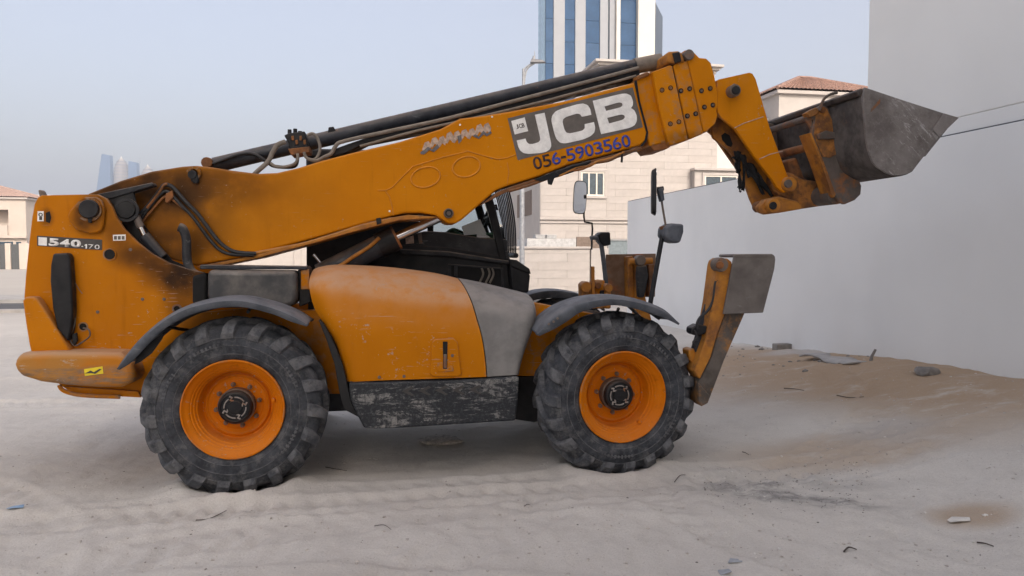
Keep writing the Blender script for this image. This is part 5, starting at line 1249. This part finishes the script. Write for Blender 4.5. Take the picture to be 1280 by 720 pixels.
b = MB(); b.box((x0_, KL + .01, zr_), (x1_ + .03, KF, zr_ + .08)); b.build('roof', M['black'], cab, bevel=.02)
b = MB(); b.box((x0_ + .02, KL + .062, .75), (xf - .03, KF - .062, .95)); b.build('floor', M['black'], cab)
b = MB(); b.box((x0_, KL + .06, .95), (x0_ + .05, KF, zr_)); b.build('rear_wall', M['black'], cab)
b = MB(); zs = pv(600, 312, KL).z; b.box((x0_, KF - .05, .75), (xf, KF, zs - .35)); b.build('door', M['black'], cab)
for pa, pb in ((606, 616), ):
    fp = vp([(600, 200), (609, 225), (619, 258), (628, 294), (634, 326), (640, 372), (630, 372), (625, 328), (618, 296), (610, 264), (600, 230), (592, 200)], KL)
    MB().prism(fp, KF - .06, KF).build('far_pillar', M['black'], cab, bevel=.012)
b = MB(); xm = pv(540, 250, KL).x; b.box((xm, KF - .05, zs - .35), (xm + .06, KF - .005, zr_)); b.build('door_pillar', M['black'], cab)
b = MB(); b.box((xm + .06, KF - .03, zs - .35), (pv(618, 265, KL).x, KF - .022, zr_)); b.build('door_glass', M['glass'], cab)
# windscreen between the front pillars
fs_ = [pv(x, y, KL) for x, y in ((604, 203), (615, 232), (625, 266), (632, 298), (638, 330))]
vs = [(p.x, KL + .06, p.z) for p in fs_] + [(p.x, KF - .06, p.z) for p in fs_]
b = MB(); b.add(vs, [(i, i + 1, 6 + i, 5 + i) for i in range(4)]); b.build('windscreen', M['glass'], cab, solid=.008)
b = MB(); xd = pv(636, 330, KL).x; b.box((xd - .32, KL + .065, .95), (xd - .01, KF - .065, zl_ + .03)); b.build('dashboard', M['black'], cab, bevel=.03)
# opening with pipes in the lower side
part('side_opening', [(563, 331), (628, 336), (629, 360), (563, 352)], KL - .006, KL + .004, 'dark', parent=cab, bevel=0)
for P_ in ([(561, 330), (629, 335), (629, 337), (561, 332)], [(560, 330), (564, 330), (564, 353), (560, 352)], [(626, 335), (629, 335), (630, 360), (627, 360)], [(568, 331), (572, 331.4), (572, 346), (568, 345)]):
    part('opening_frame', P_, KL - .02, KL, 'blackdusty', parent=cab, bevel=.003)
for x in (602, 610, 615): hose('cab_pipe', [(x, 335, KL - .012), (x + 2, 343, KL - .012), (x - 3, 354, KL - .012)], .010, 'hosegrey', parent=cab, sm=4)
part('view_patch', [(507, 297), (517, 294.5), (517.5, 304), (507.5, 305)], KL + .0, KL + .018, 'fadewhite', parent=cab, bevel=0)  # opaque pale patch painted for the bright view through the cab
part('scuff', [(522, 293), (527, 291), (528, 304), (524, 305)], KL - .002, KL + .006, 'bolt', parent=cab, bevel=0)
# steering wheel, seat
st = pv(609, 272, 1.85); b = MB(); pts = []
for i in range(25):
    a = 2 * math.pi * i / 24; pts.append((st.x + .12 * math.cos(a) * .55, 1.85 + .19 * math.sin(a), st.z + .19 * math.cos(a) * .8))
b.tube(pts, .017, 8, caps=False); b.tube([(st.x, 1.85, st.z), (st.x + .12, 1.85, st.z - .25)], .03, 8); b.tube([(st.x, 1.67, st.z), (st.x, 2.03, st.z)], .014, 6); b.build('steering_wheel', M['black'], cab, smooth=60)
sx = pv(550, 280, 1.85).x
b = MB(); b.box((sx - .25, 1.6, 1.1), (sx + .28, 2.08, 1.28)); b.build('seat', M['rag'], cab, bevel=.05)
b = MB(); b.hull8([(sx - .36, 1.62, 1.25), (sx - .22, 1.62, 1.25), (sx - .22, 2.06, 1.25), (sx - .36, 2.06, 1.25), (sx - .46, 1.66, 1.9), (sx - .34, 1.66, 1.9), (sx - .34, 2.02, 1.9), (sx - .46, 2.02, 1.9)]); b.build('backrest', M['rag'], cab, bevel=.05)
# curved windscreen guard bars
gb = empty('screen_guard', (0, 0, 0), 0, TH)
base = [(625, 205), (632, 222), (637, 240), (641, 258), (644, 280), (645, 300), (645, 317)]
for i in range(9):
    l = KL + .02 + i * .1
    sh_ = pv(641, 318, KL)
    pts = [(pv(x, y, KL).x, l, pv(x, y, KL).z) for x, y in base]
    MB().tube(pts, .0075, 6, smooth=4).build('guard_bar', M['black'], gb, smooth=60)
q0 = pv(645, 318, KL); MB().tube([(q0.x, KL, q0.z - .01), (q0.x, KF - .05, q0.z - .01)], .024, 10).build('guard_rail', M['black'], gb)
q0 = pv(629, 214, KL); MB().tube([(q0.x, KL, q0.z), (q0.x, KF - .05, q0.z)], .014, 8).build('guard_rail', M['black'], gb)
# step box ahead of the cab
part('front_box', [(637, 327), (645, 327), (660, 337), (663, 345), (661, 366), (640, 366)], KL - .12, KL + .45, 'black', bevel=.02, seg=3)
part('box_lid', [(638, 324), (646, 325), (662, 336), (664, 343), (650, 338), (638, 333)], KL - .14, KL + .47, 'seal', bevel=.012)

# loose things in and on the machine
def loose(name, label, catg, bld, mat, frame=VF, **k):
    o = bld.build(name, M[mat] if isinstance(mat, str) else mat, None, **k); on_frame(o, frame); return tag(o, label, catg)
b = MB(); l = KL + .14
def card(P_, l0, dl):
    a = [pv(x, y, l0 + dl * i / 3) for i, (x, y) in enumerate(P_)]; return a
a = card([(577, 283), (600, 274), (608, 292), (580, 294)], KL + .045, .02); b.add(a, [(0, 1, 2, 3)])
a = card([(596, 292), (602, 289), (613, 297), (596, 297)], KL + .04, .02); b.add(a, [(0, 1, 2, 3)])
loose('paper_sheet', 'crumpled white paper sheets lying behind the cab side window', 'paper', b, 'paper', solid=.004, smooth=0)
b = MB(); b.prism(vp([(556, 292), (566, 284), (575, 287), (585, 292), (620, 290), (624, 298), (560, 296)], KL + .2), KL + .2, KL + .5)
loose('green_cloth', 'dark green cloth heaped inside the cab behind the papers', 'cloth', b, 'greencloth', bevel=.04)
# torn black cloth hanging in the boom head
b = MB(); rag = []
for (sx_, sy_, ex_, ey_, wd, l) in ((212, 250, 232, 490, 34, .80), (240, 270, 300, 420, 44, .79), (262, 300, 250, 505, 26, .785), (290, 330, 380, 530, 60, .81), (210, 300, 222, 390, 40, .805), (330, 390, 440, 545, 46, .80), (185, 290, 215, 310, 18, .795), (225, 480, 236, 515, 16, .79)):
    n = 7; vs = []
    for i in range(n):
        t = i / (n - 1); cx_, cy_ = sx_ + (ex_ - sx_) * t, sy_ + (ey_ - sy_) * t; w2_ = wd * (.55 + .5 * math.sin(3 * t + sx_) ** 2) * (1 - .45 * t)
        for s in (-1, -.3, .35, 1):
            x, y = z6([(cx_ + s * w2_ * .6 + random.uniform(-5, 5), cy_ + random.uniform(-7, 7))])[0]; vs.append(pv(x, y, l + random.uniform(-.02, .02)))
    b.add(vs, grid_faces(n, 4))
loose('black_rag', 'torn black cloth hanging in the open underside of the boom head', 'rag', b, 'rag', smooth=50, solid=.006)

# ================================================================== LITTER ON THE SAND
def debris(name, label, catg, bld, mat, at, rz=0, group=None, **k):
    o = bld.build(name, M[mat] if isinstance(mat, str) else mat, None, **k); o.location = at; o.rotation_euler = (0, 0, rz); return tag(o, label, catg, group)
def rock(rx, ry, rz, seed, n=2):
    bm = bmesh.new(); bmesh.ops.create_icosphere(bm, subdivisions=n, radius=1); r = random.Random(seed)
    from mathutils import noise as mn
    for v in bm.verts:
        d = 1 + .38 * mn.noise(v.co * 1.3 + Vector((seed * 3.1, 0, 0))) + .12 * mn.noise(v.co * 4 + Vector((0, seed, 0)))
        v.co = Vector((v.co.x * rx, v.co.y * ry, v.co.z * rz)) * d
    b = MB(); b.v = [tuple(v.co) for v in bm.verts]; b.f = [tuple(v.index for v in f.verts) for f in bm.faces]; bm.free(); return b
M['concrete'] = plain('broken_concrete', (.20, .185, .17), .9, var=.25, scale=14, bump=.5, bd=.01)
M['palebits'] = plain('pale_chips', (.62, .60, .56), .8, var=.15)
M['clod'] = plain('sand_clod', (.46, .42, .38), .95, var=.35, scale=30, bump=.4)
M['twig'] = plain('dry_twig', (.07, .055, .045), .9, var=.3)
M['blockgrey'] = plain('grey_block', (.24, .225, .205), .9, var=.15, scale=12, bump=.5, bd=.008)
M['bluebit'] = plain('blue_scrap', (.25, .38, .55), .6)
# concrete kerb block, flat board, stick and stone lying along the wall
a, e = on_ground(968, 438), on_ground(1002, 437); L_ = (e - a).length
b = MB(); b.box((-L_ / 2, -.07, -.02), (L_ / 2 - .10, .07, .10)); b.box((L_ / 2 - .09, -.072, -.02), (L_ / 2, .072, .105))
debris('concrete_block', 'long grey concrete block lying on sand by the foot of the wall', 'block', b, 'blockgrey', (a + e) / 2, math.atan2(e.y - a.y, e.x - a.x), bevel=.012)
a, e = on_ground(1010, 449), on_ground(1078, 453); L_ = (e - a).length
b = MB(); n = 9; vs = []
for i in range(n):
    x = -L_ / 2 + L_ * i / (n - 1)
    for y, z in ((-.16, .02 + .03 * math.sin(i * .9)), (-.05, .035), (.08, .03), (.22, .02 + .02 * math.sin(i * 1.7))): vs.append((x + random.uniform(-.03, .03), y + random.uniform(-.03, .03), z))
b.add(vs, grid_faces(n, 4))
debris('flat_board', 'buckled flat grey sheet half buried in sand near the wall', 'board', b, plain('grey_board', (.36, .345, .33), .85, var=.15), (a + e) / 2, math.atan2(e.y - a.y, e.x - a.x), solid=.018)
a = on_ground(1088, 451); b = MB().tube([(0, 0, -.03), (.02, .01, .05), (.06, .0, .14)], [.022, .014], 6)
debris('stake', 'short grey stake stuck in the sand beside the wall', 'stake', b, 'concrete', a)
a = on_ground(1159, 465); b = rock(.15, .11, .055, 3); debris('stone', 'largest dark flat stone on the brown sand near the wall', 'stone', b, 'concrete', a + Vector((0, 0, .025)), .3, smooth=40)
a = on_ground(548, 553); b = rock(.20, .12, .035, 8); debris('flat_stone', 'flat tan slab of stone under the machine belly', 'stone', b, 'clod', a + Vector((0, 0, .015)), .1, smooth=30)
# white scraps
a = on_ground(1198, 651); b = MB(); b.add([(-.075, -.02, .004), (-.02, -.035, .012), (.06, -.03, .006), (.08, .0, .016), (.04, .022, .008), (-.03, .02, .02), (-.07, .012, .006)], [tuple(range(7))])
debris('white_scrap', 'torn white scrap beside the round brown patch of sand', 'scrap', b, 'palebits', a, .2, solid=.004, smooth=0)
a = on_ground(20, 635); b = MB(); b.add([(-.05, -.02, .004), (.0, -.03, .012), (.05, -.01, .006), (.04, .025, .014), (-.03, .02, .006)], [tuple(range(5))])
debris('blue_scrap', 'small pale blue scrap on sand at the left edge', 'scrap', b, 'bluebit', a, .1, solid=.003, smooth=0)
for i, (x, y, lab) in enumerate(((919, 702, 'flat bluish grey chip lying nearest the bottom edge of the sand'), (905, 716, 'second bluish grey chip cut by the bottom edge'))):
    a = on_ground(x, y); b = MB(); b.add([(-.045, -.02, .003), (.03, -.025, .01), (.05, .015, .004), (-.02, .025, .008)], [(0, 1, 2, 3)]); debris('grey_chip', lab, 'chip', b, plain('blue_grey_chip', (.33, .35, .38), .8), a, i * .5, solid=.004, smooth=0)
# twigs: start, bend, end in the photo, thickness
TW = [((245, 648), (262, 647), (283, 640), .006, 'dark twig lying on sand below the rear wheel'), ((407, 585), (418, 588), (434, 590), .006, 'straight black twig on sand right of the rear wheel'),
      ((468, 659), (480, 659), (489, 664), .004, 'thin curved twig on the foreground sand below the skirt'), ((1055, 691), (1061, 687), (1071, 689), .009, 'thick hooked black twig on the right foreground sand'),
      ((1221, 682), (1231, 685), (1242, 686), .008, 'dark stub of wood at the lower right corner'), ((655, 634), (659, 633), (663, 633), .004, 'tiny twig on bare sand below the front of the skirt'),
      ((843, 596), (850, 595), (857, 595), .005, 'short twig on sand just right of the front tyre'), ((1046, 495), (1062, 496), (1080, 497), .008, 'long dark stick across the brown sand near the wall'),
      ((980, 484), (992, 486), (1005, 489), .008, 'slim stick at the left of the brown sand patch'), ((928, 566), (932, 568), (936, 570), .006, 'small dark stick in front of the raised stabiliser')]
for p0_, p1_, p2_, r_, lab in TW:
    a = on_ground(*p1_); P_ = [on_ground(*p0_) - a + Vector((0, 0, .008)), Vector((0, 0, .014)), on_ground(*p2_) - a + Vector((0, 0, .01))]
    debris('twig', lab, 'twig', MB().tube(P_, [r_ * .65, r_ * .35], 6, smooth=4), 'twig', a)
# nobody could count these: pebbles, clods and pale chips
def scatter(name, n, mat, smin, smax, region, flat=.55):
    rs = np.random.RandomState(len(name) * 7 + n); base = rock(1, 1, flat, 5, 1); vs, fs = [], []
    px, py = rs.uniform(region[0], region[2], n), region[1] + (region[3] - region[1]) * rs.beta(1.0, 1.2, n)
    pts = []
    for x, y in zip(px, py):
        g_ = ground_pt(x, y, .05 if y > 480 else .15)
        if g_.x * WF.e.x + g_.y * WF.e.y - WF.o.dot(WF.e) < -.08 and g_.y < 18: pts.append(g_)
    zs_ = gz([p.x for p in pts], [p.y for p in pts])
    bv = np.array(base.v)
    for p, z in zip(pts, zs_):
        s = smin + (smax - smin) * rs.rand() ** 3; a_ = rs.rand() * 6.28; c_, s_ = math.cos(a_), math.sin(a_)
        q_ = bv * (s, s * rs.uniform(.6, 1), s); q_ = np.stack([q_[:, 0] * c_ - q_[:, 1] * s_ + p.x, q_[:, 0] * s_ + q_[:, 1] * c_ + p.y, q_[:, 2] + z + s * .12], 1)
        o_ = len(vs); vs += [tuple(r) for r in q_]; fs += [tuple(i + o_ for i in f) for f in base.f]
    return tag(finish(name, mesh_of(name, vs, fs), M[mat], smooth=0), kind='stuff')
scatter('sand_clods', 2200, 'clod', .003, .013, (-40, 432, 1320, 735))
scatter('dark_pebbles', 160, 'concrete', .002, .009, (-40, 432, 1320, 735))
scatter('pale_chips', 300, 'palebits', .002, .013, (850, 440, 1300, 690))
scatter('rubble', 150, 'blockgrey', .015, .05, (900, 428, 1300, 474))
scatter('gravel', 500, 'concrete', .002, .008, (880, 575, 1090, 630))

# ---------------- dusty air
hz = MB(); hz.box((-2300, -140, -1.2), (2300, 2900, 235)); hzo = hz.build('haze', None, smooth=0); hzo['kind'] = 'stuff'
hm = bpy.data.materials.new('dusty_air'); hm.use_nodes = True; hm.node_tree.nodes.remove(hm.node_tree.nodes['Principled BSDF'])
pvn = hm.node_tree.nodes.new('ShaderNodeVolumePrincipled'); pvn.inputs['Color'].default_value = (.64, .72, .86, 1); pvn.inputs['Density'].default_value = .0005; pvn.inputs['Anisotropy'].default_value = .0
hm.node_tree.links.new(pvn.outputs[0], hm.node_tree.nodes['Material Output'].inputs['Volume']); hzo.data.materials.append(hm)
